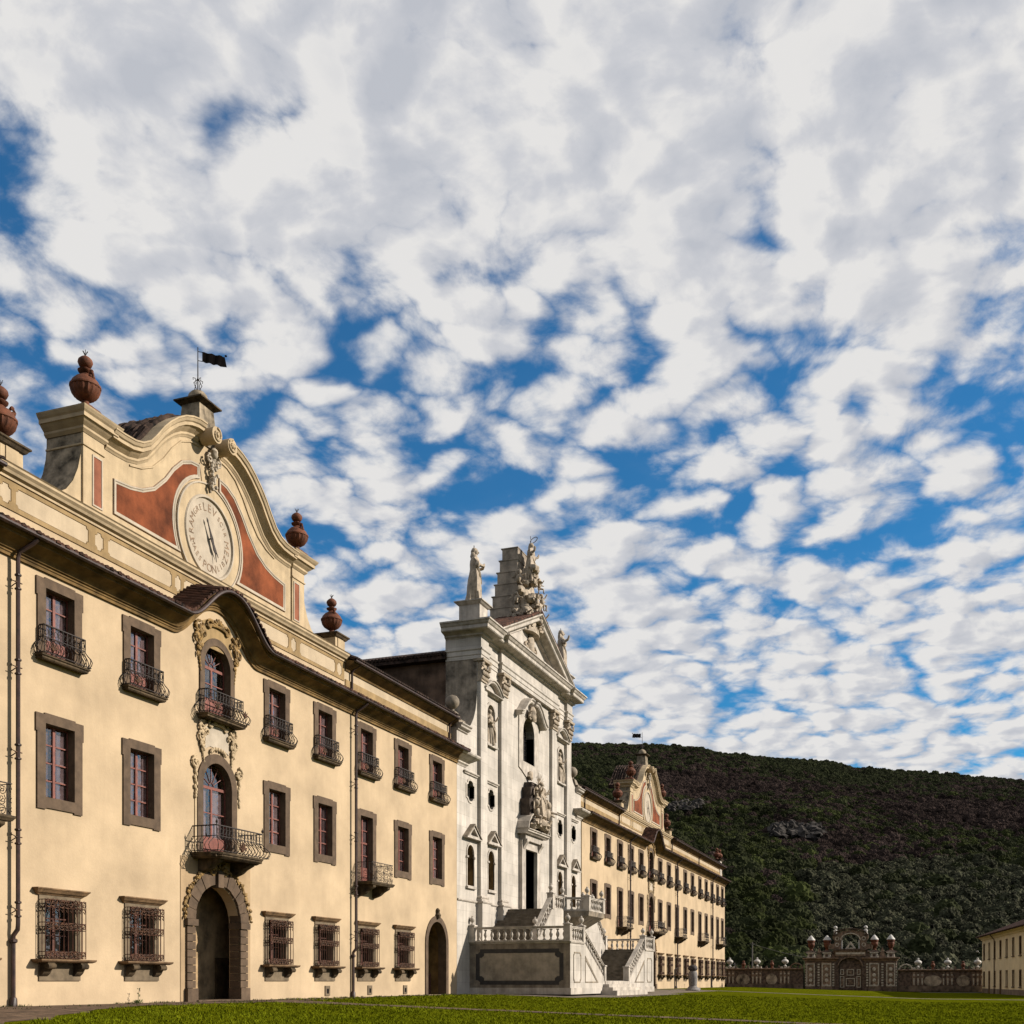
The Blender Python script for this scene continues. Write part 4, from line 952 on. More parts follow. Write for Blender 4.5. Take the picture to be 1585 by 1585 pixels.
def putto(m, c, s, rz=0, seed=0, wings=True):
    k0 = len(m.v); rg = random.Random(seed)
    m.ell((0, 0, 0), (.17*s, .15*s, .24*s), 9, 7); m.ell((0, -.02*s, .36*s), (.13*s, .13*s, .15*s), 9, 7); m.ell((0, .02*s, .40*s), (.145*s, .13*s, .13*s), 8, 6, bump=.4, seed=seed)
    m.tube([(0, 0, .18*s), (0, -.01*s, .28*s)], .07*s, 6)
    for q in (-1, 1):
        a = rg.uniform(-.4, .9)
        m.tube([(q*.14*s, 0, .16*s), (q*.30*s, -.06*s, (.16+.12*a)*s), (q*.40*s, -.16*s, (.2+.3*a)*s)], .06*s, 6, .035*s); m.ell((q*.40*s, -.16*s, (.2+.3*a)*s), (.04*s, .04*s, .05*s), 5, 4)
        b = rg.uniform(-.3, .3); m.tube([(q*.09*s, 0, -.18*s), (q*(.16+b*.2)*s, -.2*s, -.28*s), (q*(.14+b*.4)*s, -.12*s, -.55*s)], .085*s, 6, .045*s); m.ell((q*(.14+b*.4)*s, -.17*s, -.57*s), (.04*s, .08*s, .035*s), 5, 4)
        if wings:
            for i in range(4): m.ell((q*(.22+.06*i)*s, .12*s, (.28-.07*i)*s), (.05*s, .03*s, .2*s), 6, 4, Matrix.Rotation(q*(-.5-.3*i), 3, 'Y'))
    m.xf(Matrix.Translation(c) @ Matrix.Rotation(rz, 4, 'Z') @ Matrix.Rotation(rg.uniform(-.25, .25), 4, 'Y'), k0); return m
def clouds(m, pts, seed):
    rg = random.Random(seed)
    for (x, y, z, r) in pts: m.ell((x, y, z), (r, r*.8, r*.72), 10, 7, bump=.5, seed=rg.randint(0, 99))

# ------------------------------------------------------------------ church
CX = 80.62
ch = thing('church', 'white marble church front with pediment, pilasters and niches between the palace wings', 'church', (CX, 0, 0))
NX = (-11.5, -7.75, 7.75, 11.5)
def scal(x):                                          # lobed small window
    return [(x-.42, 12.95), (x-.3, 12.8), (x-.16, 12.74), (x+.16, 12.74), (x+.3, 12.8), (x+.42, 12.95), (x+.62, 13.0), (x+.62, 13.78), (x+.42, 13.82), (x+.36, 14.0), (x+.16, 14.08), (x-.16, 14.08), (x-.36, 14.0), (x-.42, 13.82), (x-.62, 13.78), (x-.62, 13.0)]
conc = [(13.75, 17.2), (12.6, 17.3), (12.0, 17.45), (11.4, 17.8), (10.9, 18.35), (10.55, 19.0), (10.35, 19.7), (10.25, 20.5), (10.25, 24.0)]
out = [(-13.75, 0)]+[(13.75, 0)]+conc+[(-p[0], p[1]) for p in reversed(conc)]
holes = [scal(x) for x in NX]+[arch(x, .58, 7.16, 9.27, 10) for x in NX]+[arch(s*7.85, .72, 17.28, 19.2, 12) for s in (-1, 1)]+[arch(-.05, 1.28, 17.28, 19.4, 16), rect(-1.32, 1.32, 6.1, 10.7)]
MB().plate(out, holes, 0, 2.3, False).build('front_wall', 'marble', ch)
MB().box(-10.2, 10.2, 2.28, 2.35, 0, 24).box(-13.7, 13.7, 2.28, 2.34, 0, 17.1).build('front_wall_rear', 'nave_plaster', ch)
for s in (-1, 1):
    cr = MB(); cc = conc[1:]; cr.v = [(s*(p[0]+.012), yy_, p[1]+.012) for p in cc for yy_ in (.02, 2.29)]; cr.f = [(2*i, 2*i+1, 2*i+3, 2*i+2) for i in range(len(cc)-1)]; cr.build('front_return', 'marble_stained_shade', ch, True)  # covers the side faces; colour holds staining and painted-in shade
for x in NX:
    w = MB().plate([(p[0]+(p[0]-x)*.22, 13.41+(p[1]-13.41)*1.2) for p in scal(x)], [scal(x)], -.05, .3).build('lobed_window', 'marble_trim', ch)
    MB().box(x-.66, x+.66, .42, .45, 12.7, 14.1).build('pane', 'dark_room', w)
    MB().sweeph([(x-1.1, .02), (x-1.1, -.06), (x+1.1, -.06), (x+1.1, .02)], [(0, 0), (.04, .03), (.04, .08), (.12, .14), (.12, .2), (-.1, .22)], z=14.42).build('window_hood', 'marble_trim', ch)
    n = MB().plate(arch(x, .72, 7.0, 9.27, 12), [arch(x, .58, 7.16, 9.27, 12)], -.05, .05).build('niche', 'marble_trim', ch)
    a = MB(); k = 9
    for j in range(k+1):
        t = PI*j/k; a.v += [(x-.58*math.cos(t), .05+.55*math.sin(t), 7.1), (x-.58*math.cos(t), .05+.55*math.sin(t), 9.27)]
    a.f = [(2*j, 2*j+2, 2*j+3, 2*j+1) for j in range(k)]
    k0 = len(a.v)
    for j in range(k+1):
        t = PI*j/k
        for q in range(5):
            b = PI/2*q/4; a.v.append((x-.58*math.cos(t)*math.cos(b), .05+.55*math.sin(t)*math.cos(b), 9.27+.58*math.sin(b)))
    a.f += [(k0+5*j+q, k0+5*j+5+q, k0+5*j+6+q, k0+5*j+q+1) for j in range(k) for q in range(4)]
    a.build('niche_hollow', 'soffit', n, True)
    MB().box(x-.78, x-.5, -.12, .02, 8.98, 9.1).box(x+.5, x+.78, -.12, .02, 8.98, 9.1).build('impost', 'marble_trim', n)
    MB().box(x-.8, x+.8, -.18, .1, 6.95, 7.1).build('sill', 'marble_trim', n)
    p = MB().plate([(x-1.15, 10.3), (x+1.15, 10.3), (x, 11.12)], [[(x-.72, 10.42), (x+.72, 10.42), (x, 10.93)]], -.30, .0).build('niche_pediment', 'marble_trim', ch)
    MB().plate([(x-1.3, 10.3), (x-1.3, 10.22), (x+1.3, 10.22), (x+1.3, 10.3)], (), -.36, .0, True).build('pediment_base', 'marble_trim', p)
    MB().add([(x-1.32, -.38, 10.3), (x-1.32, 0, 10.3), (x, -.38, 11.24), (x, 0, 11.24), (x+1.32, -.38, 10.3), (x+1.32, 0, 10.3), (x-1.2, -.38, 10.3), (x, -.38, 11.12), (x+1.2, -.38, 10.3)], [(0,1,3,2),(2,3,5,4),(0,2,7,6),(2,4,8,7)]).build('pediment_roof', 'marble_old_shade', p)
for s in (-1, 1):
    x = s*7.85
    n = MB().plate(arch(x, .92, 17.1, 19.2, 14), [arch(x, .72, 17.28, 19.2, 14)], -.08, .05).build('statue_niche', 'marble_trim', ch)
    a = MB(); k = 9
    for j in range(k+1):
        t = PI*j/k; a.v += [(x-.72*math.cos(t), .05+.6*math.sin(t), 17.2), (x-.72*math.cos(t), .05+.6*math.sin(t), 19.95)]
    a.f = [(2*j, 2*j+2, 2*j+3, 2*j+1) for j in range(k)]; a.build('niche_hollow', 'marble_old_shade', n, True)
    MB().box(x-1.0, x+1.0, -.22, .05, 17.0, 17.14).build('sill', 'marble_trim', n)
    seg = [(x-1.55+3.1*i/14, 20.62+.72*math.sin(PI*i/14)) for i in range(15)]
    h = MB().sweep(seg, [(0, 0), (.25, 0), (.32, .06), (.32, .12), (.42, .18), (.42, .24), (0, .3)]).build('segmental_hood', 'marble_trim', ch)
    MB().sweep([(x-1.6, 20.5), (x+1.6, 20.5)], [(0, 0), (.2, 0), (.3, .07), (.38, .1), (.38, .15), (0, .16)]).build('hood_base', 'marble_trim', h)
    st = thing('niche_statue', ('saint statue standing in the upper left niche of the church front', 'saint statue standing in the upper right niche of the church front')[s > 0], 'statue', (CX+x, .05, 17.14))
    robed(MB(), (0, 0, 0), 2.5, 0, 20+s, 'walk').build('figure', 'statue_stone', st, True)
# central window
w = MB().plate([(-2.2, 16.7), (-1.6, 16.55), (-.6, 16.2), (.6, 16.2), (1.6, 16.55), (2.2, 16.7), (2.2, 20.6), (-2.2, 20.6)], [arch(-.05, 1.28, 17.28, 19.4, 16)], -.08, .6).build('centre_window', 'marble_trim', ch)
MB().plate(arch(-.05, 1.3, 17.2, 19.4, 16), (), .62, .66).build('pane', 'window_dark', w)
b = MB()
for i in range(-3, 4): b.box(-.05+i*.36-.02, -.05+i*.36+.02, .57, .62, 17.25, 20.6)
for i in range(9): b.box(-1.3, 1.2, .575, .615, 17.4+i*.36-.015, 17.4+i*.36+.015)
b.build('leading', 'iron', w)
for s in (-1, 1):
    pth = [(s*2.85, 20.35), (s*2.4, 20.5), (s*1.9, 20.9), (s*1.4, 21.35), (s*.8, 21.65), (s*.25, 21.62)]
    MB().sweep(pth if s < 0 else list(reversed(pth)), [(0, 0), (.5, 0), (.58, .08), (.58, .18), (.68, .26), (.68, .34), (0, .4)]).build('broken_hood', 'marble_trim', w)
MB().ell((-.05, -.2, 16.35), (.38, .22, .36), 9, 7, bump=.5).build('window_boss', 'statue_stone', w, True)
m = MB(); m.ell((0, -.35, 20.95), (.5, .3, .55), 10, 8, bump=.5)
for s in (-1, 1): m.tube(spiral((s*.55, 20.75), .3, 1.2, PI/2, s, 10, -.35, .2), .08, 6)
m.build('shell_ornament', 'statue_stone', w, True)
# pilasters with pedestals and capitals
def capital(x, w, parent):
    m = MB(); rg = random.Random(3)
    m.frustum(x, -.10, 21.0, 21.1, w/2+.06, .22, w/2+.06, .22)
    for row, (z, n, out_, hh) in enumerate(((21.2, 5, .30, .34), (21.55, 4, .36, .34))):
        for i in range(n):
            xx = x-w/2+w*(i+.5)/n; m.ell((xx, -out_, z+.1), (w/n*.42, .10, hh*.55), 7, 5); m.ell((xx, -out_-.1, z+.28), (w/n*.36, .10, .08), 6, 4)
    m.box(x-w/2, x+w/2, -.28, 0, 21.05, 22.35)
    for s in (-1, 1): m.tube(spiral((x+s*(w/2+.02), 22.12), .2, 1.3, PI/2, s, 12, -.42, .2), .06, 6)
    m.frustum(x, -.12, 22.34, 22.5, w/2+.16, .36, w/2+.2, .4)
    m.build('capital', 'statue_stone', parent, True)
for (a, b_) in ((-10.2, -9.0), (-6.3, -5.12), (5.12, 6.3), (9.0, 10.2)):
    p = MB().box(a, b_, -.24, 0.02, 6.6, 21.02).build('pilaster', 'marble', ch)
    capital((a+b_)/2, b_-a, p)
    MB().sweeph([(a, .02), (a, -.24), (b_, -.24), (b_, .02)], [(.12, 0), (.12, .14), (.05, .2), (.1, .26), (.1, .34), (0, .42)], z=6.2).build('pilaster_base', 'marble_trim', p)
    MB().box(a-.16, b_+.16, -.42, 0.02, .02, 6.1).build('pedestal', 'marble', p)
    MB().sweeph([(a-.16, .02), (a-.16, -.42), (b_+.16, -.42), (b_+.16, .02)], [(0, 0), (.05, .03), (.08, .1), (.08, .14), (-.3, .15)], z=6.06).build('pedestal_cap', 'marble_trim', p)
MB().sweep([(-13.7, 6.05), (13.7, 6.05)], [(0, 0), (.06, .02), (.1, .08), (.1, .13), (0, .16)]).build('dado_moulding', 'marble_trim', ch)
# entablature with breaks over the pilasters
def brk(y, d):
    return [(-10.3, 2.3), (-10.3, y-d), (-8.9, y-d), (-8.9, y), (-6.42, y), (-6.42, y-d), (6.42, y-d), (6.42, y), (8.9, y), (8.9, y-d), (10.3, y-d), (10.3, 2.3)]
MB().sweeph(brk(-.05, .25), [(-.3, 0), (0, 0), (0, .25), (.05, .28), (.05, .55), (.12, .62), (.12, .72), (0, .74), (0, 1.5), (-.3, 1.5)], z=22.5).build('architrave_and_frieze', 'marble', ch)
MB().sweeph(brk(-.05, .25), [(-.3, 0), (0, 0), (.06, .08), (.2, .14), (.2, .22), (.3, .28), (.72, .36), (.78, .42), (.78, .62), (.86, .68), (.95, .82), (1.02, .86), (1.02, .96), (-.5, 1.1)], z=23.92).build('cornice', 'marble_trim', ch)
# triangular pediment
APX, PB, PW = 28.55, 24.98, 8.35
tri = [(-6.6, 24.9), (6.6, 24.9), (6.6, 25.2), (0, 28.0), (-6.6, 25.2)]
pd = MB().plate(tri, (), -.1, 2.2, True).build('pediment', 'marble', ch)
RK = [(.1, -.78), (.35, -.70), (.35, -.58), (.5, -.5), (.9, -.42), (.96, -.36), (.96, -.18), (1.06, -.1), (1.16, -.02), (1.16, .06), (-2.0, .12)]
MB().sweep([(-PW, 24.98), (0, APX-.1)], RK).build('raking_cornice', 'marble_trim', pd); MB().sweep([(0, APX-.1), (PW, 24.98)], RK).build('raking_cornice', 'marble_trim', pd)
t = MB(); sl_ = (APX-24.98)/PW
for s in (-1, 1):
    yy = -1.05
    while yy < 2.0:
        t.tube([(s*PW*(1-i/8), yy, 25.08+sl_*PW*i/8+.03*((i*7) % 3)) for i in range(9)], .10, 5); yy += .22
tag(t.build('pediment_tiles', 'roof_tile', pd), kind='stuff')
m = MB(); rg = random.Random(6)
m.ell((0, -.2, 26.2), (.6, .3, .75), 10, 8, bump=.4)
for s in (-1, 1):
    m.tube(spiral((s*.9, 25.8), .45, 1.2, PI/2, -s, 12, -.2, .2), .10, 6); m.ell((s*2.0, -.2, 25.45), (.4, .2, .25), 8, 6, bump=.5)
m.build('tympanum_relief', 'statue_stone', pd, True)
# side scroll blocks with ball finials, wing junction cornices, nave
for s in (-1, 1):
    b = MB().box(s*13.1-.55, s*13.1+.55, -.1, 1.5, 17.2, 17.75); b.frustum(s*13.1, .6, 17.75, 18.3, .5, .5, .3, .3); b = b.build('scroll_block', 'marble_old_shade', ch)
    MB().lathe([(0, 0), (.26, 0), (.3, .06), (.14, .14), (.14, .22), (.30, .32), (.44, .5), (.48, .68), (.44, .88), (.3, 1.06), (.1, 1.14), (0, 1.15)], 16, (s*13.1, .6, 18.28)).build('ball_finial', 'marble_old_shade', b, True)
    MB().sweeph(sorted([(s*13.75, -.02), (s*12.1, -.02)])[:1]+sorted([(s*13.75, -.02), (s*12.1, -.02)])[1:], [(0, 0), (.08, .05), (.1, .12), (.25, .18), (.3, .22), (.3, .32), (.4, .4), (.4, .46), (-.1, .5)], z=17.0).build('block_cornice', 'marble_trim', ch)
    a_, b__ = (-13.75, -12.3) if s < 0 else (12.3, 13.75)
    MB().sweeph([(a_, .05), (a_, -.02), (b__, -.02), (b__, .05)], [(0, -.1), (.05, 0), (.15, .08), (.15, .16), (.4, .3), (.6, .42), (.74, .5), (.8, .58), (.8, .68), (-.2, .74)], z=14.9).build('junction_cornice', 'marble_trim', ch)
nv = MB().box(-9.8, 9.8, 2.3, 42, 0, 22.9).build('nave', 'nave_plaster', ch)
r = MB().add([(-10.5, 2.2, 22.9), (0, 2.2, 26.4), (10.5, 2.2, 22.9), (-10.5, 42, 22.9), (0, 42, 26.4), (10.5, 42, 22.9), (-10.5, 2.2, 22.65), (10.5, 2.2, 22.65), (-10.5, 42, 22.65), (10.5, 42, 22.65)], [(0,3,4,1),(1,4,5,2),(0,6,8,3),(2,5,9,7),(6,7,9,8),(0,1,2,7,6)])
yy = 2.3
while yy < 30: r.tube([(-10.6, yy, 22.98), (-5, yy, 24.86)], .13, 5); yy += .27
tag(r.build('nave_roof', 'roof_tile_dark', ch), kind='stuff')
# door
d = MB().plate([(-2.1, 6.1), (-1.32, 6.1), (-1.32, 10.7), (1.32, 10.7), (1.32, 6.1), (2.1, 6.1), (2.1, 11.3), (-2.1, 11.3)], (), -.28, .9).build('door_surround', 'marble_trim', ch)
dr = MB().box(-1.4, 1.4, .75, .85, 6.1, 10.75).build('door', 'door_green', ch)
for s in (-1, 1):
    for j in range(4): MB().plate(rect(s*.7-.5, s*.7+.5, 6.35+j*1.08, 7.25+j*1.08), [rect(s*.7-.36, s*.7+.36, 6.49+j*1.08, 7.11+j*1.08)], .70, .76).build('door_panel', 'door_green', dr)
MB().box(-2.35, 2.35, -.9, .8, 5.98, 6.1).build('doorstep', 'grey_stone', ch)
m = MB().box(-1.95, 1.95, -.5, 0, 11.3, 11.75)
for s in (-1, 1): m.add(*corbel(s*1.7-.22, s*1.7+.22, .62, 1.0, 11.4))
m.build('door_entablature', 'marble_trim', d)
MB().sweep([(-2.5, 11.75), (2.5, 11.75)], [(0, 0), (.7, 0), (.78, .08), (.9, .14), (.9, .22), (1.0, .28), (1.0, .34), (0, .38)]).build('door_hood', 'marble_trim', d)
for s in (-1, 1):
    pth = [(s*2.5, 12.1), (s*2.3, 12.6), (s*1.9, 13.0), (s*1.4, 13.25), (s*.85, 13.3), (s*.5, 13.15)]
    MB().sweep(pth if s < 0 else list(reversed(pth)), [(0, -.3), (.8, -.3), (.85, -.2), (.85, -.1), (.95, -.04), (.95, .06), (0, .1)]).build('broken_hood', 'marble_trim', d)
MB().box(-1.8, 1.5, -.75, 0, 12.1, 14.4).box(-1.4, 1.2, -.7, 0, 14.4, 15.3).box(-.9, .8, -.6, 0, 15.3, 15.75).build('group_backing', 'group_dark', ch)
g = thing('door_sculpture', 'carved group of seated Madonna and angels over the church door', 'sculpture', (CX, -.95, 12.3))
m = MB(); robed(m, (.0, -.05, .9), 2.6, 0, 31, 'spread', .04, 1.3); putto(m, (-1.1, -.1, 1.2), 1.7, .4, 1); putto(m, (1.15, -.15, 1.25), 1.9, -.5, 2); putto(m, (.85, 0, 2.6), 1.2, -.3, 3); putto(m, (-.75, .05, 2.5), 1.1, .3, 4)
clouds(m, [(-.8, 0, .35, .55), (.1, -.1, .3, .6), (.9, 0, .4, .55), (1.4, 0, .1, .4), (-1.4, .1, .1, .4), (0, .1, 1.0, .6), (.5, .1, 2.2, .45), (-.5, .15, 2.1, .45), (0.1, .2, 3.0, .5)], 5)
for i in range(9): a = PI*i/8; m.tube([(.1, .1, 3.4), (.1+1.0*math.cos(a), 0, 3.4+.75*math.sin(a)+.1*(i % 2))], .05, 5, .015)
m.build('figures', 'statue_stone', g, True)
# crowning sculptures
pdL = []
for s in (-1, 1):
    p = MB().box(s*9.6-.72, s*9.6+.72, -.2, 1.3, 24.95, 26.2).build('statue_pedestal', 'marble_trim', ch)
    MB().sweeph([(s*9.6-.72, -.2), (s*9.6+.72, -.2), (s*9.6+.72, 1.3), (s*9.6-.72, 1.3)], [(0, 0), (.1, .06), (.2, .16), (.28, .2), (.28, .27), (-.6, .3)], closed=True, z=26.15).box(s*9.6-.7, s*9.6+.7, -.2, 1.3, 26.16, 26.44).build('pedestal_cap', 'marble_trim', p)
    st = thing('roof_statue', ('robed statue on pedestal at the left corner of the church roof', 'statue behind the right slope of the church pediment')[s > 0], 'statue', (CX+s*9.6, .5, 26.44))
    robed(MB(), (0, 0, 0), 3.75, R(25), 40+s, 'pray' if s < 0 else 'spread', .02, 1.05).build('figure', 'statue_stone', st, True)
    MB().box(-.55, .55, -.5, .5, -.0, .12).build('plinth', 'statue_stone', st)
    MB().tube([(0, 0, 3.7), (0, 0, 3.95)], .03, 5).build('spike', 'iron', st)
b = MB(); nst = 9
for i in range(nst):
    z0 = 25.3+i*.90; z1 = z0+.90+.005; f = i/(nst-1); yb = 3.1-1.4*f; wx = 1.5-.45*f
    b.box(-wx, wx, .45, yb, z0, z1-.07); b.box(-wx-.04, wx+.04, .42, yb+.09, z1-.07, z1)
b.build('stepped_buttress', 'buttress_stone', ch)
g = thing('crowning_sculpture', 'carved Madonna rising on clouds with putti above the church pediment', 'sculpture', (CX, -.1, 27.0))
m = MB(); m.lathe([(0, 0), (1.75, 0), (1.65, .8), (1.35, 1.8), (1.1, 2.9), (.85, 4.0), (.5, 4.9), (0, 5.2)], 18); m.v = [(p[0]*(1+.18*noise.noise(Vector(p)*1.7)), p[1]*.52+.25+.15*noise.noise(Vector(p)*1.9), p[2]) for p in m.v]; robed(m, (-.05, -.1, 3.75), 3.15, R(10), 51, 'spread', .03, 1.75)
rg = random.Random(14)
cl = []
for i in range(56):
    h_ = rg.random(); cl.append((rg.uniform(-1, 1)*(2.0-1.0*h_), .9-1.5*rg.random(), .4+4.4*h_, .26+.3*rg.random()*(1-.3*h_)))
clouds(m, cl, 3)
for i, (x, y, z, s_, r_) in enumerate([(-1.5, -.5, 1.0, 1.3, .3), (1.5, -.5, 1.4, 1.4, -.5), (-.6, -.8, 2.2, 1.3, .2), (.9, -.7, 2.7, 1.2, -.3), (-1.35, .4, 3.9, 1.3, 1.0), (-1.9, .5, .9, 1.2, 1.2), (-1.6, .5, 2.3, 1.1, 1.2), (.3, -.8, 1.0, 1.1, 0), (1.1, -.4, 4.0, 1.0, -.6), (-.5, -.5, 4.4, 1.0, .4)]): putto(m, (x, y, z), s_, r_, 60+i)
m.build('figures', 'statue_stone', g, True)
h = MB(); h.tube([(.15+.24*math.cos(a), -.3-.2*math.cos(a), 7.2+.18*math.sin(a)+.22*math.cos(a)) for a in [2*PI*i/18 for i in range(18)]], .03, 5, closed=True); h.tube([(-.05, -.15, 7.0), (-.2, -.15, 7.4)], .02, 4); h.build('halo', 'iron', g)

# ------------------------------------------------------------------ church staircase
stc = thing('church_staircase', 'white marble double staircase with balustrades in front of the church door', 'staircase', (CX, 0, 0))
BAL = [(0, 0), (.11, 0), (.11, .06), (.06, .10), (.05, .16), (.09, .26), (.12, .36), (.10, .46), (.05, .56), (.05, .62), (.10, .66), (.10, .72), (0, .72)]
def balustrade(p0, p1, z0, z1, parent, ends=(True, True), step=.42, h=.98, mt='marble_trim'):
    a = Vector((p0[0], p0[1], z0)); b = Vector((p1[0], p1[1], z1)); d = b-a; L = math.hypot(d.x, d.y); u = Vector((d.x/L, d.y/L, 0)); nrm = Vector((-u.y, u.x, 0)); sl = d.z/L
    def bar(m, zlo, zhi, w):
        vs = []
        for s_ in (0, L):
            for (q, zz) in ((-w, zlo), (w, zlo), (w, zhi), (-w, zhi)):
                p = a+u*s_+nrm*q; vs.append((p.x, p.y, a.z+sl*s_+zz))
        m.add(vs, [(0,1,2,3),(7,6,5,4),(0,4,5,1),(1,5,6,2),(2,6,7,3),(3,7,4,0)])
    m = MB(); bar(m, h-.15, h-.06, .14); bar(m, h-.06, h, .18); bar(m, 0, .10, .16)
    o = m.build('balustrade', mt, parent)
    me = shared('baluster', lambda: MB().lathe(BAL, 10, (0, 0, .08)), 'marble_trim', True)
    n = max(1, int((L-.3)/step))
    for i in range(n):
        s_ = (i+.5)*L/n; p = a+u*s_; c = inst('baluster', me, o, (p.x, p.y, a.z+sl*s_+abs(sl)*.06)); c.scale = (1, 1, 1-.05*abs(sl))
    return o
def post(x, y, z, parent, finial=True, h=1.05, w=.22):
    m = MB().box(x-w, x+w, y-w, y+w, z-.02, z+h); m.frustum(x, y, z+h, z+h+.08, w+.05, w+.05, w+.03, w+.03); o = m.build('newel_post', 'marble_trim', parent)
    if finial: MB().lathe([(0, 0), (.14, 0), (.14, .05), (.06, .10), (.05, .16), (.15, .26), (.19, .38), (.15, .48), (.06, .54), (.08, .58), (.0, .66)], 12, (x, y, z+h+.07)).build('finial', 'marble_trim', o, True)
    return o
def octo(a0, a1, b0, b1, k, kk=None):
    k2 = k if kk is None else kk
    return [(a0+k, b0), (a1-k, b0), (a1-k, b0+k2*.55), (a1-k*.45, b0+k2), (a1, b0+k2), (a1, b1-k2), (a1-k*.45, b1-k2), (a1-k, b1-k2*.55), (a1-k, b1), (a0+k, b1), (a0+k, b1-k2*.55), (a0+k*.45, b1-k2), (a0, b1-k2), (a0, b0+k2), (a0+k*.45, b0+k2), (a0+k, b0+k2*.55)]
YF = -6.95; YI = -3.7; ZL = 3.42; ZT = 5.95; ZC = .9
XL, X1, X2, X3 = 11.6, 8.6, 3.4, 5.2
for s in (-1, 1):
    # landing block
    a, b = sorted((s*XL, s*X1))
    lb = MB().box(a, b, YF, 0.01, 0, ZL).build('landing_block', 'marble', stc)
    xo = s*XL; MB().box(min(xo, xo+s*.008), max(xo, xo+s*.008), YF+.01, -.01, 0, ZL-.01).build('side_shade', 'marble_old_shade', lb)  # darker skin on the side: shade of the marble painted in
    MB().sweeph([(s*XL, .0), (s*XL, YF), (s*X1, YF)] if s < 0 else [(X1, YF), (XL, YF), (XL, .0)], [(0, 0), (.06, .04), (.08, .1), (.08, .16), (-.2, .17)], z=ZL-.15).build('landing_moulding', 'marble_trim', lb)
    # side panel with dark inlay (faces away from the church centre)
    pl = MB().plate(octo(.45, -YF-.45, .62, 2.95, .3), [octo(.72, -YF-.72, .88, 2.69, .3)], -.02, .02)
    pl.xf(Matrix.Translation((s*(XL), 0, 0)) @ Matrix.Rotation(R(-90), 4, 'Z'))
    if s > 0: pl.xf(Matrix.Identity(4))
    pl.build('dark_inlay', 'inlay', lb)
    si = MB().plate(octo(.74, -YF-.74, .90, 2.67, .3), (), -.012, .02); si.xf(Matrix.Translation((s*(XL), 0, 0)) @ Matrix.Rotation(R(-90), 4, 'Z')); si.build('grey_slab', 'slab_grey', lb)
    # front panels
    for (p, q) in ((XL-.35, X1+.35),):
        u0, u1 = sorted((s*p, s*q)); MB().plate(octo(u0+.3, u1-.3, .75, 2.75, .16), [octo(u0+.38, u1-.38, .83, 2.67, .16)], YF-.03, YF+.02).build('front_panel', 'marble_old_shade', lb)
    MB().box(a-.06 if s < 0 else a, b+.06 if s > 0 else b, YF-.06, -.0, 0.0, .42).build('plinth', 'marble_trim', lb)
    # lower flight along the front
    n = 15; m = MB()
    for i in range(n):
        f0 = i/n; x_a = s*(X2+(X1-X2)*f0); x_b = s*X1; zz0 = ZC+(ZL-ZC)*i/n; zz1 = ZC+(ZL-ZC)*(i+1)/n
        u0, u1 = sorted((x_a, x_b)); m.box(u0, u1, YF+.35, YI-.02, zz0, zz1-.05); u0, u1 = sorted((x_a-s*.04, x_b)); m.box(u0, u1, YF+.35, YI-.02, zz1-.05, zz1)
    m.build('lower_steps', 'step_stone', stc)
    MB().box(min(s*X2, s*X1), max(s*X2, s*X1), YF+.35, YI-.02, 0, ZC).build('flight_base', 'marble_old_shade', stc)
    # string wall of the lower flight (front face)
    poly = [(s*X1, 0), (s*X2, 0), (s*X2, ZC+.02), (s*X1, ZL+.02)]
    if s > 0: poly = list(reversed(poly))
    sw = MB().plate(poly, (), YF, YF+.35, True).build('string_wall', 'marble', stc)
    tp = [(s*(X1-.3), .75), (s*(X2+1.7), .75), (s*(X1-.3), 2.55)]
    ti = [(s*(X1-.38), .83), (s*(X2+2.15), .83), (s*(X1-.38), 2.25)]
    MB().plate(tp if s < 0 else list(reversed(tp)), [ti], YF-.03, YF+.02).build('string_panel', 'marble_old_shade', sw)
    MB().box(min(s*X2, s*X1), max(s*X2, s*X1), YF-.05, YF+.0, 0, .40).build('string_plinth', 'marble', sw)
    balustrade((s*XL, 0), (s*XL, YF+.17), ZL, ZL, stc)
    balustrade((s*(XL), YF+.17), (s*X1, YF+.17), ZL, ZL, stc)
    balustrade((s*X1, YF+.17), (s*X2, YF+.17), ZL, ZC+.05, stc)
    post(s*XL, YF+.17, ZL, stc); post(s*X1, YF+.17, ZL, stc, True); post(s*X2, YF+.17, ZC, stc, False, 1.0); post(s*XL, -.2, ZL, stc)
    # inner string of the lower flight is the face of the upper block
    up = MB().plate([(s*X1, 0), (s*X2, 0), (s*X2, ZT), (s*X3, ZT), (s*X1, ZL)] if s < 0 else [(s*X1, ZL), (s*X3, ZT), (s*X2, ZT), (s*X2, 0), (s*X1, 0)], (), YI, YI+.35, True).build('upper_string_wall', 'marble', stc)
    n = 12; m = MB()
    for i in range(n):
        x_a = s*(X1-(X1-X3)*i/n); x_b = s*X2; zz0 = ZL+(ZT-ZL)*i/n; zz1 = ZL+(ZT-ZL)*(i+1)/n
        u0, u1 = sorted((x_a, x_b)); m.box(u0, u1, YI+.35, .0, zz0, zz1-.05); u0, u1 = sorted((x_a+s*.04, x_b)); m.box(u0, u1, YI+.35, .0, zz1-.05, zz1)
    m.build('upper_steps', 'step_stone', stc)
    balustrade((s*X1, YI+.17), (s*X3, YI+.17), ZL, ZT, stc)
    balustrade((s*X3, YI+.17), (s*2.6, YI+.17), ZT, ZT, stc)
    balustrade((s*2.6, YI+.17), (s*1.9, -5.2), ZT, ZT, stc, step=.36)
    post(s*X1, YI+.17, ZL, stc); post(s*X3, YI+.17, ZT, stc); post(s*2.6, YI+.17, ZT, stc); post(s*1.9, -5.2, ZT, stc)
balustrade((-1.9, -5.2), (1.9, -5.2), ZT, ZT, stc, step=.36)
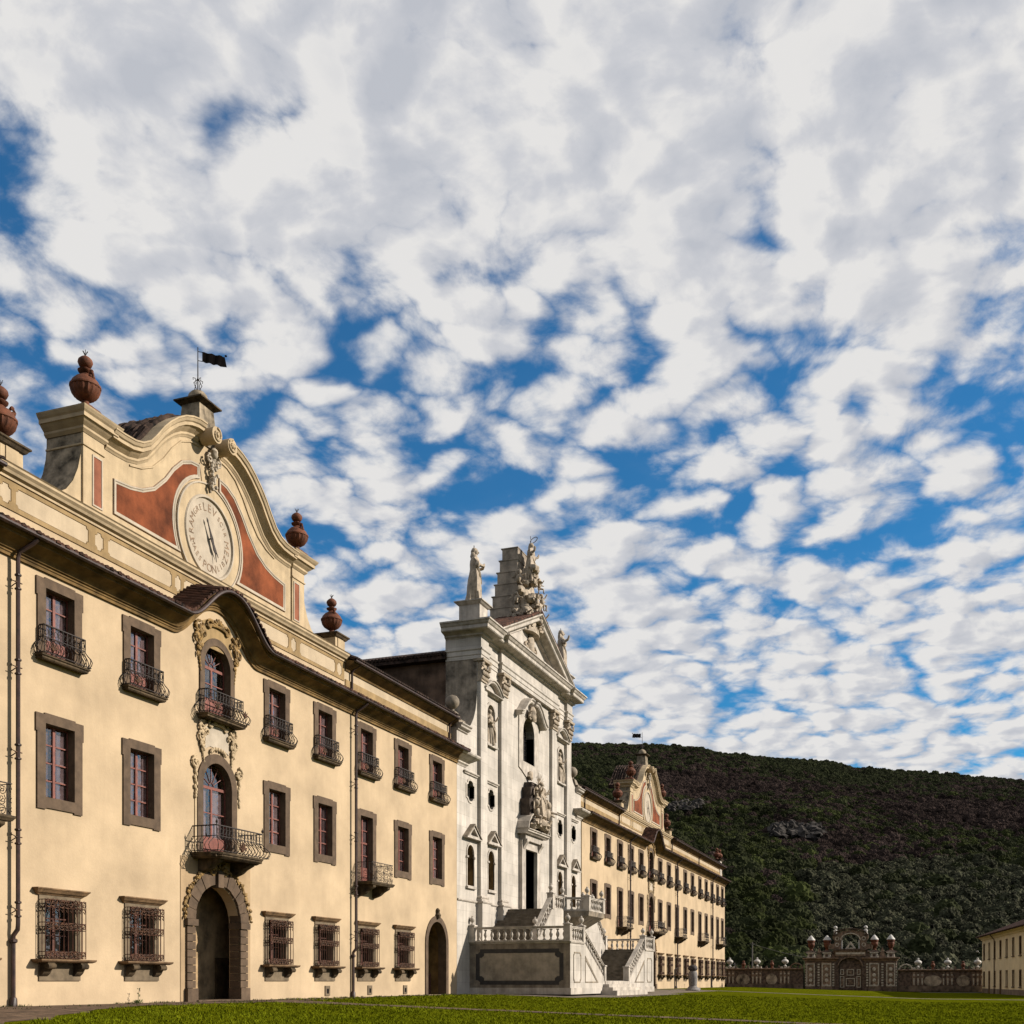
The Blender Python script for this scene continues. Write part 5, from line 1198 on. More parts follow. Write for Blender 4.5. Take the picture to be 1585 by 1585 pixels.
MB().box(-X2, X2, YI, 0, 0, ZT).build('top_landing', 'marble', stc)
MB().add([(-2.75, YI, ZT-.55), (2.75, YI, ZT-.55), (2.05, -5.35, ZT-.35), (-2.05, -5.35, ZT-.35), (-2.75, YI, ZT), (2.75, YI, ZT), (2.05, -5.4, ZT), (-2.05, -5.4, ZT), (-1.6, YI, ZT-1.4), (1.6, YI, ZT-1.4)], [(4,5,6,7),(7,6,2,3),(5,1,2,6),(4,7,3,0),(0,3,8),(1,9,2),(3,2,9,8),(0,8,9,1),(0,1,5,4)]).build('balcony_bay', 'marble_old_shade', stc)
MB().box(-X2, X2, YF+.3, YI, 0, ZC-.02).build('centre_landing', 'marble', stc)
for i in range(4): MB().box(-X2-.1-.35*i if i else -X2, X2+.1+.35*i if i else X2, YF-.05-.38*i, YF+.3, -.2, ZC-.04-.22*i).build('front_step', 'marble_trim', stc)

# ------------------------------------------------------------------ gate at the end of the court
GX = 170.0
def at(px):                                           # distance across the court for the end wall
    return -28.48+GX*math.tan(CAM_AZ-math.atan((px-792.5)/1750))
gy = at(1316); gzb = -.6
gate = thing('courtyard_gate', 'ornate brown rockwork gateway with white mosaic panels closing the courtyard', 'gate', (GX, gy, gzb), rz=R(-90))
# local frame: x to the right as seen from the court, y away from the viewer after the -90 degree turn
def G(mb, name, mt, parent=gate, smooth=False): return mb.build(name, mt, parent, smooth)
for s in (-1, 1):
    blk = G(MB().box(min(s*1.95, s*6.35), max(s*1.95, s*6.35), 0, 1.6, 0, 4.4), 'pier', 'rockwork_dark')
    G(MB().sweeph([(min(s*1.95, s*6.35), 1.6), (min(s*1.95, s*6.35), 0), (max(s*1.95, s*6.35), 0), (max(s*1.95, s*6.35), 1.6)], [(0, 0), (.1, .08), (.1, .2), (.25, .3), (.35, .36), (.35, .5), (-.6, .56)], z=4.35), 'pier_cornice', 'gate_cornice', blk)
    for (xc, w) in ((s*3.3, .72), (s*5.55, .66)):
        G(MB().box(xc-w, xc+w, -.18, .02, .6, 4.2), 'pilaster', 'rockwork', blk)
        G(MB().plate(rect(xc-w+.06, xc+w-.06, .75, 4.05), [[(xc-w+.2, .98), (xc-.25, .92), (xc, 1.12), (xc+.25, .92), (xc+w-.2, .98), (xc+w-.2, 3.9), (xc-w+.2, 3.9)]], -.22, -.16), 'mosaic_frame', 'pebble_white', blk)
        for zc in (1.6, 2.35, 3.2): G(MB().lathe([(0, 0), (.26, 0), (.2, .05), (0, .06)], 10).xf(Matrix.Translation((xc, -.18, zc)) @ Matrix.Rotation(R(90), 4, 'X')), 'mosaic_rosette', 'pebble_white', blk)
        G(MB().box(xc-w-.05, xc+w+.05, -.24, .02, 0, .6), 'pilaster_plinth', 'ashlar_brown', blk)
    for xc in (s*4.42, s*2.35, s*6.22):
        for k in range(9): G(MB().box(xc-.13, xc+.13, -.08, .01, .75+k*.38, .98+k*.38), 'mosaic_block', 'pebble_white', blk)
    for xc in (s*3.3, s*5.55):
        p = G(MB().frustum(xc, .8, 4.9, 5.5, .55, .55, .42, .42).box(xc-.6, xc+.6, .2, 1.4, 5.5, 5.66), 'urn_pedestal', 'pebble_white', blk); G(MB().box(xc-.2, xc+.2, .2, .3, 5.02, 5.4), 'pedestal_panel', 'rockwork_dark', p)
        G(MB().frustum(xc, .8, 5.66, 5.95, .95, .6, .3, .3), 'pedestal_cap', 'rockwork_dark', p)
        side = 'left' if s < 0 else 'right'; io = 'inner' if abs(xc) < 4 else 'outer'
        u = thing('gate_urn', 'terracotta jar with white conical lid, %s of the %s pair on the gateway' % (io, side), 'urn', (GX+.8, gy-xc, gzb+5.95), 'lidded jars on the gateway')
        MB().lathe([(0, 0), (.28, 0), (.28, .1), (.18, .2), (.3, .35), (.46, .7), (.5, 1.0), (.44, 1.15), (.52, 1.2), (.56, 1.4), (.56, 1.52)], 14).build('jar', 'terracotta', u, True); MB().lathe([(.6, 1.5), (.58, 1.58), (.3, 1.95), (.08, 2.2), (0, 2.22)], 14).build('lid', 'white_marble', u, True)
    for xc in (s*4.4, s*2.3): G(MB().frustum(xc, .8, 4.9, 6.3, .5, .3, .06, .1), 'pinnacle', 'rockwork', blk)
G(MB().box(-1.95, 1.95, .5, .7, 0, 4.9), 'gate_back', 'rockwork_dark')
G(MB().plate([(-1.95, 0.0), (-1.6, 0), (-1.6, 3.6)]+[(1.6*math.cos(PI-PI*i/12), 3.6+1.25*math.sin(PI*i/12)) for i in range(1, 12)]+[(1.6, 3.6), (1.6, 0), (1.95, 0), (1.95, 5.2), (-1.95, 5.2)], (), .05, .5), 'gate_arch', 'rockwork_dark')
G(MB().sweep([(1.62*math.cos(PI-PI*i/16), 3.6+1.27*math.sin(PI*i/16)) for i in range(17)], [(0, 0), (.08, .02), (.08, .14), (0, .16)]), 'arch_moulding', 'rockwork')
dr = G(MB().box(-1.55, 1.55, .42, .5, .35, 3.5), 'gate_doors', 'rockwork_dark')
for (xc, z0, z1, w) in ((-1.15, .55, 2.2, .3), (1.15, .55, 2.2, .3), (0, .75, 1.9, .62), (0, 2.3, 3.2, .5), (-1.15, 2.4, 3.2, .25), (1.15, 2.4, 3.2, .25)): G(MB().plate(rect(xc-w, xc+w, z0, z1), [rect(xc-w+.1, xc+w-.1, z0+.1, z1-.1)], .36, .43), 'door_frame', 'pebble_white', dr); G(MB().box(xc-w*.45, xc+w*.45, .37, .43, z0+.28, z1-.28), 'door_panel', 'rockwork', dr)
ent = G(MB().box(-2.1, 2.1, -.05, 1.3, 5.1, 5.9), 'entablature', 'rockwork'); G(MB().box(-2.3, 2.3, -.25, 1.4, 5.9, 6.15), 'entablature_cornice', 'rockwork_dark', ent); G(MB().box(-2.0, 2.0, -.1, .02, 5.35, 5.62), 'mosaic_band', 'pebble_white', ent)
arc = [(-2.45, 6.15), (-1.3, 6.15), (-1.25, 7.4)]+[(1.25*math.cos(PI-PI*i/12), 7.4+.85*math.sin(PI*i/12)) for i in range(1, 12)]+[(1.25, 7.4), (1.3, 6.15), (2.45, 6.15), (3.1, 6.15), (3.15, 6.6), (2.8, 6.85), (2.3, 6.9), (2.15, 7.3), (2.45, 7.6), (2.5, 8.1)]+[(2.1*math.cos(PI*i/12), 8.1+.75*math.sin(PI*i/12)) for i in range(0, 13)]+[(-2.5, 8.1), (-2.45, 7.6), (-2.15, 7.3), (-2.3, 6.9), (-2.8, 6.85), (-3.15, 6.6), (-3.1, 6.15)]
bg = G(MB().plate(arc, (), .4, .95, True), 'bell_gable', 'rockwork')
G(MB().sweep([(2.2*math.cos(PI-PI*i/14), 8.15+.8*math.sin(PI*i/14)) for i in range(15)], [(-.45, 0), (-.2, 0), (-.15, .12), (-.15, .2), (-.95, .22)]), 'gable_moulding', 'rockwork_dark', bg)
G(MB().sweep([(1.3*math.cos(PI-PI*i/14), 7.42+.9*math.sin(PI*i/14)) for i in range(15)], [(-.42, 0), (-.34, 0), (-.34, .14), (-.42, .14)]), 'arch_mosaic', 'pebble_white', bg)
for s in (-1, 1):
    for zq in (7.0, 7.9): G(MB().plate(circ(s*1.85, zq-.25, .3, 10), [circ(s*1.85, zq-.25, .2, 10)], .34, .42), 'gable_rosette', 'pebble_white', bg)
    G(MB().box(s*1.2-.09, s*1.2+.09, .45, .6, 6.15, 7.4), 'gable_jamb', 'white_marble', bg)
    G(MB().box(s*2.1-.35, s*2.1+.35, .3, 1.05, 8.1, 8.3), 'finial_block', 'rockwork_dark', bg); G(MB().lathe([(0, 0), (.3, 0), (.3, .1), (.2, .2), (.3, .5), (.26, .6), (.1, .66), (.1, .7), (.24, .82), (.28, .98), (.2, 1.14), (0, 1.22)], 12, (s*2.1, .67, 8.3)), 'ball_finial', 'white_marble', bg, True)
G(MB().plate([(-.75, 6.16), (.75, 6.16), (0, 7.2)], [[(-.38, 6.3), (.38, 6.3), (0, 6.85)]], .5, .8), 'little_pediment', 'pebble_white', bg)
G(MB().frustum(0, .67, 8.9, 9.2, .32, .2, .24, .15), 'gable_key', 'pebble_white', bg)
# side walls of the court end
def endwall(px0, px1, label, vases, smalls, rocks, side):
    y0, y1 = at(px0), at(px1); L = y0-y1
    w = thing('court_wall', label, 'wall', (GX, y0, gzb if side > 0 else gzb+.25), rz=R(-90)); H = 3.05
    MB().box(0, L, .3, 1.1, .02, H-.15).build('wall_body', 'rockwork_dark', w)
    MB().sweep([(0, H-.2), (L, H-.2)], [(-.3, 0), (-.2, 0), (-.1, .1), (0, .14), (0, .24), (-1.15, .3)]).build('wall_coping', 'gate_cornice', w)
    n = max(1, int(L/1.3))
    for i in range(n): MB().box(L*i/n+.02, L*(i+1)/n-.02, .16, .31, 0, .78).build('plinth_block', 'ashlar_brown', w)
    i = 0; x = .5
    rg = random.Random(side+9)
    for v in vases:
        c = y0-at(v)
        for dx in (-.55, 0, .55):
            p = MB().plate([(c+dx-.16, .8), (c+dx+.16, .8), (c+dx+.24, 2.0), (c+dx+.2, 2.75), (c+dx-.2, 2.75), (c+dx-.24, 2.0)], (), .17, .32).build('herm_pilaster', 'rockwork', w)
            MB().plate([(c+dx-.06, .95), (c+dx+.06, .95), (c+dx+.09, 1.9), (c+dx-.09, 1.9)], (), .13, .18).build('mosaic_strip', 'pebble_white', p); MB().plate(circ(c+dx, 2.35, .13, 8), (), .13, .18).build('mosaic_dot', 'pebble_white', p)
        for dx in (-.5, 0, .5): MB().frustum(c+dx, .7, H+.08, H+.36, .18, .2, .12, .14).build('coping_block', 'pebble_white', w)
    for (r0, r1) in rocks:
        a, b = y0-at(r0), y0-at(r1); m = MB(); k = 18
        pts = [((a+b)/2+(b-a)/2*math.cos(2*PI*i/k)*(1+.12*rg.random()), 1.5+.78*math.sin(2*PI*i/k)*(1+.12*rg.random())) for i in range(k)]
        m.plate(pts, (), .2, .32).build('rock_panel', 'pebble_panel', w)
    for j in range(int(L/.9)):
        xx = .45+j*.9; MB().frustum(xx, .75, H+.08, H+.42+.2*rg.random(), .2, .2, .05, .05).build('coping_stone', 'rockwork_dark', w)
    return w, H, y0
WL = endwall(1124, 1243, 'low brown rockwork court wall left of the gateway', (1128.5, 1171, 1214.4), (1150, 1194), ((1139, 1160), (1186, 1202)), -1)
WR = endwall(1389.5, 1522, 'low brown rockwork court wall right of the gateway, up to the yellow house', (1421, 1467, 1513.5), (1444, 1491), ((1431, 1457), (1481, 1501)), 1)
for (W_, vs, sm, side) in ((WL, (1128.5, 1171, 1214.4), (1150, 1194), 'left'), (WR, (1421, 1467, 1513.5), (1444, 1491), 'right')):
    w, H, y0 = W_; z = w.location.z+H+.08
    for i, v in enumerate(vs):
        lab = {'left': ('white marble vase on the court wall next to the palace corner', 'white marble vase midway along the left court wall', 'white marble vase on the left court wall nearest the gateway'), 'right': ('white marble vase on the right court wall nearest the gateway', 'white marble vase midway along the right court wall', 'pale vase on the right court wall touching the yellow house')}[side][i]
        t = thing('marble_vase', lab, 'vase', (GX+.7, at(v), z+.28), 'white vases on the court walls')
        MB().lathe([(0, 0), (.24, 0), (.24, .08), (.1, .16), (.09, .28), (.2, .36), (.42, .52), (.5, .72), (.46, .82)], 16, rib=8, ribamp=.03).build('bowl', 'white_marble', t, True); MB().lathe([(.48, .82), (.4, .92), (.2, 1.05), (.1, 1.1), (.16, 1.18), (.14, 1.28), (0, 1.36)], 12).build('lid', 'white_marble', t, True)
    for i, v in enumerate(sm):
        t = thing('small_terracotta_vase', 'small terracotta vase between two white vases, %s of the %s court wall pair' % (('left', 'right')[i], side), 'vase', (GX+.7, at(v), z), 'small vases on the court walls')
        MB().lathe([(0, 0), (.2, 0), (.2, .15), (.1, .25), (.2, .4), (.3, .6), (.26, .72)], 12).build('bowl', 'terracotta', t, True); MB().lathe([(.28, .72), (.2, .85), (.08, .9), (.18, .98), (.16, 1.1), (0, 1.16)], 10).build('lid', 'terracotta', t, True)
    a = MB(); xs = (y0-at(1232)) if side == 'left' else (y0-at(1402))
    a.sweep([(xs-1.0, H+.05)]+[(xs+.75*math.cos(PI-PI*i/10), H+.1+.62*math.sin(PI*i/10)) for i in range(11)]+[(xs+1.0, H+.05)], [(-.4, 0), (-.25, 0), (-.25, .16), (-.9, .18)]); a.build('coping_arch', 'gate_cornice' if side == 'left' else 'pebble_white', w)
# ------------------------------------------------------------------ yellow house at the right
hs = thing('yellow_house', 'two-storey pale yellow house with red roof at the right edge', 'house', (GX-.3, at(1519)-.1, -.85), rz=R(180+5.3))
# local x runs from the far corner towards the viewer, local y points away from the court
HL, HH = 48.0, 7.75
wx = [1.9+i*4.7 for i in range(10)]
hol = [rect(x-.62, x+.62, 4.75, 6.75) for x in wx]; gh = []
for i, x in enumerate(wx):
    if i in (1, 3): hol.append(rect(x-.66, x+.66, .05, 3.0)); gh.append((x, .0, 3.0, True))
    else: hol.append(rect(x-.62, x+.62, 1.15, 2.95)); gh.append((x, 1.15, 2.95, False))
MB().plate(rect(0, HL, 0, HH), [[(p[0], p[1]) for p in h] for h in hol], 0, .4).build('wall', 'house_plaster', hs)
MB().box(0, .4, .4, 9, 0, HH).box(0, HL, 8.8, 9, 0, HH).box(HL-.4, HL, .4, 9, 0, HH).build('rear_wall', 'house_plaster', hs)
for x in wx:
    w = MB().plate(rect(x-.74, x+.74, 4.65, 6.85), [rect(x-.62, x+.62, 4.75, 6.75)], -.03, .2).build('window', 'terracotta_edge', hs); MB().box(x-.62, x+.62, .2, .24, 4.75, 6.75).build('shutter', 'shutter_wood', w); MB().box(x-.85, x+.85, -.12, .02, 4.55, 4.66).build('sill', 'pale_stone', w)
for (x, z0, z1, dq) in gh:
    w = MB().plate(rect(x-.76, x+.76, z0-.02 if dq else z0-.1, z1+.1), [rect(x-.62, x+.62, z0+.02, z1)], -.03, .2).build('door' if dq else 'window', 'terracotta_edge', hs); MB().box(x-.62, x+.62, .2, .24, z0, z1).build('shutter', 'shutter_wood', w)
    if not dq: MB().box(x-.85, x+.85, -.12, .02, z0-.2, z0-.09).build('sill', 'pale_stone', w)
xs = [0]+sorted([v for (x, z0, z1, dq) in gh if dq for v in (x-.78, x+.78)])+[HL]
for i in range(0, len(xs), 2): MB().box(xs[i], xs[i+1], -.05, 0.0, 0, .72).build('plinth', 'plinth', hs)
MB().sweep([(-.3, HH-.45), (HL+.3, HH-.45)], [(0, 0), (.1, 0), (.2, .2), (.45, .35), (.5, .45), (0, .5)]).build('eaves', 'house_plaster', hs)
r = MB().add([(-.7, -.75, HH-.02), (HL+.7, -.75, HH-.02), (HL-4, 4.5, HH+2.1), (4, 4.5, HH+2.1), (-.7, 9.6, HH-.02), (HL+.7, 9.6, HH-.02)], [(0,1,2,3),(4,0,3),(5,4,3,2),(1,5,2),(0,4,5,1)])
xx = -.5
while xx < HL:
    f = min(1, (xx+.7)/4.7) if xx < 4 else 1; r.tube([(xx, -.8, HH+.02), (xx, -.75+5.25*f, HH+.02+2.12*f)], .09, 4); xx += .26
tag(r.build('roof', 'roof_tile', hs), kind='stuff')
MB().box(29.5, 31.3, 3.0, 4.2, HH+1.2, HH+3.4).box(29.3, 31.5, 2.85, 4.35, HH+3.4, HH+3.6).build('chimney', 'chimney_brick', hs)
MB().tube([(11.5, -.6, HH-.1), (11.7, -.4, HH-.35), (11.7, -.14, HH-.7), (11.7, -.14, .05)], .07, 6).build('drainpipe', 'copper_pipe', hs, True)
MB().tube([(.0, -.3, 5.6), (-.5, -.5, 5.9)], .03, 5).ell((-.6, -.55, 5.85), (.16, .16, .12), 8, 5).build('wall_lamp', 'white_marble', hs, True)
# ------------------------------------------------------------------ small things in the court
def cpos(px, Z): Xr = (px-792.5)/1750*Z; return (Z*math.cos(CAM_AZ)+Xr*math.sin(CAM_AZ), -28.48+Z*math.sin(CAM_AZ)-Xr*math.cos(CAM_AZ))
x, y = cpos(1072.5, 113); f = thing('stone_bollard', 'pale grey stone post with dark rounded head and flared foot on the far path', 'bollard', (x, y, gz(y)))
MB().lathe([(0, 0), (.72, 0), (.74, .10), (.55, .28), (.42, .42), (.38, .5)], 14).build('foot', 'post_stone', f, True); MB().lathe([(.38, .48), (.40, .6), (.46, 1.2), (.46, 1.6), (.40, 1.9), (.30, 2.02)], 14).build('shaft', 'post_stone', f, True)
MB().lathe([(.30, 2.0), (.42, 2.05), (.48, 2.2), (.44, 2.4), (.3, 2.54), (0, 2.6)], 14).build('head', 'post_dark', f, True); MB().tube([(.5, -.2, .3), (.95, -.5, .2), (1.0, -.52, .0)], .09, 6).build('spout', 'post_stone', f, True)
for (px, Z, h_, lab) in ((1044, 122, 2.2, 'thin dark lamp post in front of the far wing beside the staircase'), (1100.5, 140, 2.2, 'thin dark lamp post in front of the far wing near its end')):
    x, y = cpos(px, Z); t = thing('lamp_post', lab, 'lamp post', (x, y, gz(y))); MB().tube([(0, 0, 0), (0, 0, h_-.1)], .05, 6).build('post', 'iron', t, True); MB().tube([(0, 0, h_-.12), (.1, -.1, h_), (.4, -.3, h_+.12)], .05, 6).build('lamp_head', 'iron', t, True)
pp = []
for (px, Z, h_, lab) in ((1164.5, 215, 9.2, 'tall bare utility pole behind the left court wall'), (1137, 222, 5.4, 'short pale utility pole behind the court wall by the palace corner')):
    x, y = cpos(px, Z); t = thing('utility_pole', lab, 'pole', (x, y, -.9)); MB().tube([(0, 0, 0), (0, 0, h_)], .16, 8, .11).build('pole_shaft', 'grey_wood', t, True); MB().tube([(0, -.5, h_-.35), (0, .5, h_-.35)], .05, 5).build('cross_arm', 'grey_wood', t); pp.append((x, y, -.9+h_-.35))
x2, y2 = cpos(1300, 235); x3, y3 = cpos(1000, 225)
wr = MB()
for (a, b) in ((pp[0], (x2, y2, 5.5)), (pp[0], (x3, y3, 8.5))): wr.tube([tuple(Vector(a).lerp(Vector(b), i/10)+Vector((0, 0, -.8*math.sin(PI*i/10)))) for i in range(11)], .022, 4)
tag(wr.build('overhead_wire', 'iron'), 'thin overhead wire strung from the tall utility pole', 'wire')
# weeds at the wall foot
for (x, y, s_, lab) in ((35.2, -.35, 1.0, 'small weed with a tall stalk at the foot of the near wall'),):
    m = MB(); rg = random.Random(3)
    for i in range(60):
        a = rg.uniform(0, 6.28); r_ = rg.uniform(.05, .45); h_ = rg.uniform(.05, .22)
        m.add([(r_*.3*math.cos(a), r_*.3*math.sin(a), 0), (r_*math.cos(a)-.03, r_*math.sin(a)*.5, h_), (r_*math.cos(a)+.03, r_*math.sin(a)*.5, h_*.8)], [(0,1,2)])
    m.tube([(.1, 0, 0), (.12, 0, .4), (.2, 0, .75)], .012, 4)
    for i in range(14): a = rg.uniform(0, 6.28); z = rg.uniform(.35, .8); m.add([(.15, 0, z), (.15+.1*math.cos(a), .06*math.sin(a), z+.05), (.15+.1*math.cos(a), .06*math.sin(a), z-.02)], [(0,1,2)])
    tag(m.build('weed', 'leaf_weed', loc=(x, y, 0.01)), lab, 'weed').scale = (.7, .7, .7)

# ------------------------------------------------------------------ hill and woods
def ridge(az):                                        # height of the ridge (tangent of its elevation) over bearing, degrees right of the view axis
    P = [(-60, .20), (-30, .22), (-6, .222), (3, .211), (7, .210), (9, .208), (10.8, .202), (13, .198), (15.5, .195), (17, .189), (19, .186), (21, .184), (22.5, .181), (24.4, .178), (30, .165), (45, .12), (70, .06), (100, .03)]
    for i in range(len(P)-1):
        if P[i][0] <= az <= P[i+1][0]: t = (az-P[i][0])/(P[i+1][0]-P[i][0]); t = t*t*(3-2*t); return P[i][1]*(1-t)+P[i+1][1]*t
    return P[0][1] if az < P[0][0] else P[-1][1]
DB, DR = 235.0, 1450.0
def hillz(az, d):
    if d < DB: return -1.0
    t = min(1.0, (d-DB)/(DR-DB)); a = R(az)
    c = math.cos(a); top = (ridge(az)-.0035)*DR*c if abs(az) < 80 else ridge(az)*DR*.2
    prof = 0.80*t+0.20*t*t*(3-2*t); x, y = d*math.sin(a), d*math.cos(a)
    z = -1+top*prof+ (1-t)*min(1, t*4)*(18*noise.noise(Vector((x/260, y/260, 3.1)))+9*noise.noise(Vector((x/110, y/110, 7.7))))
    if d > DR: z = top-1-(d-DR)*.22
    return z
def cam2w(az, d, z): a = R(az); Xr = d*math.sin(a); Z = d*math.cos(a); return (Z*math.cos(CAM_AZ)+Xr*math.sin(CAM_AZ), -28.48+Z*math.sin(CAM_AZ)-Xr*math.cos(CAM_AZ), z)
def hill():
    m = MB(); A = [-60+i*1.5 for i in range(105)]; Dd = [200, DB]+[DB+(DR-DB)*i/36 for i in range(1, 37)]+[1550, 1800, 2400, 3400]
    for a in A:
        for d in Dd: m.v.append(cam2w(a, d, max(-3.0, hillz(a, d))))
    n = len(Dd)
    for i in range(len(A)-1):
        for j in range(n-1): m.f.append((i*n+j, i*n+j+1, (i+1)*n+j+1, (i+1)*n+j))
    tag(m.build('hill', 'hillside', smooth=True), kind='structure')
hill()
mat('leaf_dark', (0.037, 0.043, 0.018), 0.9, 0.35, 0.05, 0.0, 0.8, 0.03, rnd=0.18, fine=.2)
mat('leaf_bare', (0.058, 0.041, 0.036), 0.95, 0.35, 0.05, 0.0, 0.8, 0.02, rnd=0.22, fine=.25)
mat('leaf_olive', (0.074, 0.076, 0.044), 0.9, 0.5, 0.4, 0.0, 1.2, 0.05, rnd=0.25, fine=.3)
mat('leaf_mid', (0.048, 0.058, 0.017), 0.9, 0.4, 0.05, 0.0, 0.8, 0.03, rnd=0.3, fine=.25)
def wood(name, label, pts, mt):
    me = bpy.data.meshes.new(name); me.from_pydata([p[:3] for p in pts], [], [])
    at_ = me.attributes.new('sc', 'FLOAT_VECTOR', 'POINT'); at_.data.foreach_set('vector', [v for p in pts for v in p[3]])
    ar = me.attributes.new('rz', 'FLOAT_VECTOR', 'POINT'); ar.data.foreach_set('vector', [v for p in pts for v in (0, 0, p[4])])
    ai = me.attributes.new('ix', 'INT', 'POINT'); ai.data.foreach_set('value', [int(p[4]*97) % 4 for p in pts])
    o = inst(name, me); tag(o, label, 'trees', kind='stuff')
    ng = bpy.data.node_groups.new(name, 'GeometryNodeTree'); ng.interface.new_socket('Geometry', in_out='INPUT', socket_type='NodeSocketGeometry'); ng.interface.new_socket('Geometry', in_out='OUTPUT', socket_type='NodeSocketGeometry')
    N = ng.nodes; L = ng.links; gi = N.new('NodeGroupInput'); go = N.new('NodeGroupOutput')
    jn = N.new('GeometryNodeGeometryToInstance')
    for k in range(4):
        ic = N.new('GeometryNodeMeshIcoSphere'); ic.inputs['Radius'].default_value = 1; ic.inputs['Subdivisions'].default_value = 4
        sp = N.new('GeometryNodeSetPosition'); L.new(ic.outputs[0], sp.inputs[0])
        ps = N.new('GeometryNodeInputPosition'); 
        def nz(scale, off):
            ad = N.new('ShaderNodeVectorMath'); ad.operation = 'ADD'; L.new(ps.outputs[0], ad.inputs[0]); ad.inputs[1].default_value = (off, off*1.7, off*.3)
            nt = N.new('ShaderNodeTexNoise'); nt.inputs['Scale'].default_value = scale; nt.inputs['Detail'].default_value = 3; nt.inputs['Roughness'].default_value = .7; L.new(ad.outputs[0], nt.inputs[0]); return nt.outputs[0]
        a1 = N.new('ShaderNodeMath'); a1.operation = 'MULTIPLY_ADD'; L.new(nz(2.4, 5.3*k+1), a1.inputs[0]); a1.inputs[1].default_value = 1.1; a1.inputs[2].default_value = .42
        a2 = N.new('ShaderNodeMath'); a2.operation = 'MULTIPLY_ADD'; L.new(nz(7.0, 3.1*k+9), a2.inputs[0]); a2.inputs[1].default_value = .6; L.new(a1.outputs[0], a2.inputs[2])
        a3 = N.new('ShaderNodeMath'); a3.operation = 'SUBTRACT'; L.new(a2.outputs[0], a3.inputs[0]); a3.inputs[1].default_value = .28
        vm = N.new('ShaderNodeVectorMath'); vm.operation = 'SCALE'; L.new(ps.outputs[0], vm.inputs[0]); L.new(a3.outputs[0], vm.inputs['Scale']); L.new(vm.outputs[0], sp.inputs['Position'])
        sm = N.new('GeometryNodeSetMaterial'); L.new(sp.outputs[0], sm.inputs[0]); sm.inputs['Material'].default_value = MATS[mt]; L.new(sm.outputs[0], jn.inputs[0])
    ip = N.new('GeometryNodeInstanceOnPoints'); L.new(gi.outputs[0], ip.inputs['Points']); L.new(jn.outputs[0], ip.inputs['Instance']); ip.inputs['Pick Instance'].default_value = True
    def attr(nm, dt):
        x = N.new('GeometryNodeInputNamedAttribute'); x.data_type = dt; x.inputs['Name'].default_value = nm; return x.outputs[0]
    L.new(attr('ix', 'INT'), ip.inputs['Instance Index']); L.new(attr('sc', 'FLOAT_VECTOR'), ip.inputs['Scale']); 
    e2r = N.new('FunctionNodeEulerToRotation'); L.new(attr('rz', 'FLOAT_VECTOR'), e2r.inputs[0]); L.new(e2r.outputs[0], ip.inputs['Rotation'])
    L.new(ip.outputs[0], go.inputs[0]); md = o.modifiers.new('scatter', 'NODES'); md.node_group = ng
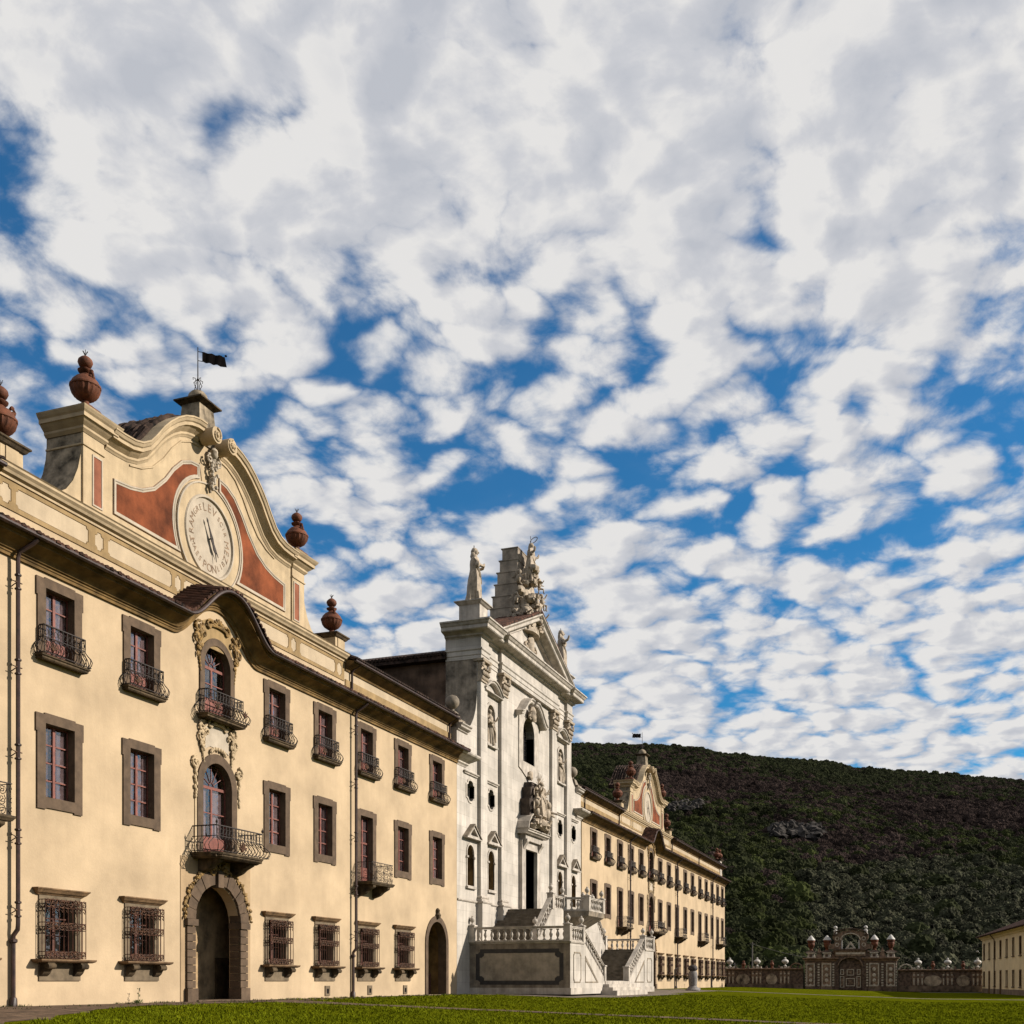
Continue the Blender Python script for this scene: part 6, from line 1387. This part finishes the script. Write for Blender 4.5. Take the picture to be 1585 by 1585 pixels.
def woods():
    rg = random.Random(21); D, B, O, M_ = [], [], [], []
    def add(az, d, k, big=1):
        z = hillz(az, d); x, y, z = cam2w(az, d, z); a = rg.uniform(0, 6.28)
        r = rg.uniform(1.8, 4.3)*(.74+.25*d/900)*big*(.95 if d < 420 else .78)*(1.35 if rg.random() < .06 else 1); h = r*rg.uniform(.8, 1.15)
        {'d': D, 'b': B, 'o': O, 'm': M_}[k].append((x, y, z+h*.55, (r, r*rg.uniform(.85, 1.15), h), a))
    n = 0
    while n < 88000:
        az = rg.uniform(-12, 34); d = DB+(DR-DB)*rg.random()**.62
        if az < 1 and rg.random() < .7: continue
        a = R(az); x, y = d*math.sin(a), d*math.cos(a); t = (d-DB)/(DR-DB); n += 1
        q = noise.noise(Vector((x/170, y/170, 1.3)))+.4*noise.noise(Vector((x/50, y/50, 2.3)))
        olive = az > 14.5 and t < .24-.01*abs(az-22)+.05*q
        if olive:
            if rg.random() < .75: add(az, d, 'o', .78)
            elif rg.random() < .2: add(az, d, 'd')
            continue
        v = hillz(az, d)/(d*math.cos(a)); yv = 1519-1750*v; xv = 792.5+1750*math.tan(a)     # apparent height on the slope, for the belts of bare wood
        belt = 0.55*math.exp(-((yv-(1300+.30*(xv-1250)))/42)**2)*(1 if xv > 1200 else .2)+.5*math.exp(-((xv-1080)/110)**2-((yv-1215)/40)**2)+.45*math.exp(-((xv-1520)/150)**2-((yv-1265)/45)**2)
        bare = .75*q+1.5*belt-.16
        if rg.random() < .5+1.1*(bare-.12): add(az, d, 'b', .9)
        elif t < .55 and rg.random() < .42: add(az, d, 'm')
        else: add(az, d, 'd')
    for i in range(900):                              # tree line along the crest
        az = rg.uniform(0, 27); d = DR+rg.uniform(-12, 4); add(az, d, 'd', rg.uniform(.4, 1.0) if az < 15 else rg.uniform(.3, .8))
    for i in range(420):                              # dense belt just behind the court wall
        az = rg.uniform(7, 30); d = rg.uniform(212, 262); add(az, d, 'o' if az > 17 else ('m' if rg.random() < .4 else 'd'), .75)
    wood('evergreen_wood', 'dark evergreen woodland covering the hillside behind the palace', D, 'leaf_dark')
    wood('bare_wood', 'brownish leafless woodland on the upper slopes of the hill', B, 'leaf_bare')
    wood('olive_grove', 'grey-green olive grove on the lower slope behind the gateway', O, 'leaf_olive')
    wood('green_wood', 'lighter green oak wood on the lower hillside left of the gateway', M_, 'leaf_mid')
woods()
def tufts():
    m = MB(); rg = random.Random(31)
    for i in range(2600):
        x = rg.uniform(24, 66); y = -.08-abs(rg.gauss(0, .10)) if rg.random() < .35 else -rg.uniform(.3, 3.4)*(1 if x < 43 else .5)
        if y < -.4 and noise.noise(Vector((x*.9, y*1.3, 4.0))) < .18: continue
        if y > -.4 and (abs(x-40.8) < 2.6 or noise.noise(Vector((x*.5, 0, 8.0))) < .05): continue
        for k in range(3):
            b = rg.uniform(0, 6.28); h = rg.uniform(.02, .09); w = .012; ox = x+rg.uniform(-.05, .05); oy = min(-.02, y+rg.uniform(-.05, .05))
            m.add([(ox-w*math.cos(b), oy-w*math.sin(b), gz(oy)+.01), (ox+w*math.cos(b), oy+w*math.sin(b), gz(oy)+.01), (ox+rg.uniform(-.05, .05), oy-rg.uniform(0, .05), gz(oy)+.01+h)], [(0,1,2)])
    me = bpy.data.meshes.new('paving_weeds'); me.from_pydata(m.v, [], m.f); me.materials.append(MATS['leaf_weed'])
    tag(inst('paving_weeds', me), 'sparse low weeds growing between the paving and the near wall', 'weeds', kind='stuff')
tufts()
def outcrop(name, label, az0, az1, d, n, seed):
    m = MB(); rg = random.Random(seed)
    for i in range(n):
        az = rg.uniform(az0, az1); dd = d+rg.uniform(-22, 22); x, y, z = cam2w(az, dd, hillz(az, dd)); r = rg.uniform(.9, 3.0)
        m.ell((x, y, z+2.4+r*.6), (r*1.3, r, r*.95), 8, 6, Matrix.Rotation(rg.uniform(0, 3), 3, 'Z'), bump=.9, seed=i+seed*50)
    tag(m.build(name, 'rock'), label, 'rocks')
outcrop('rock_outcrop', 'grey rocky outcrop in the middle of the hillside', 13.1, 15.4, 545, 70, 1)
outcrop('rock_outcrop', 'small grey rock outcrop on the hill beside the far gable', 8.0, 9.5, 640, 34, 2)
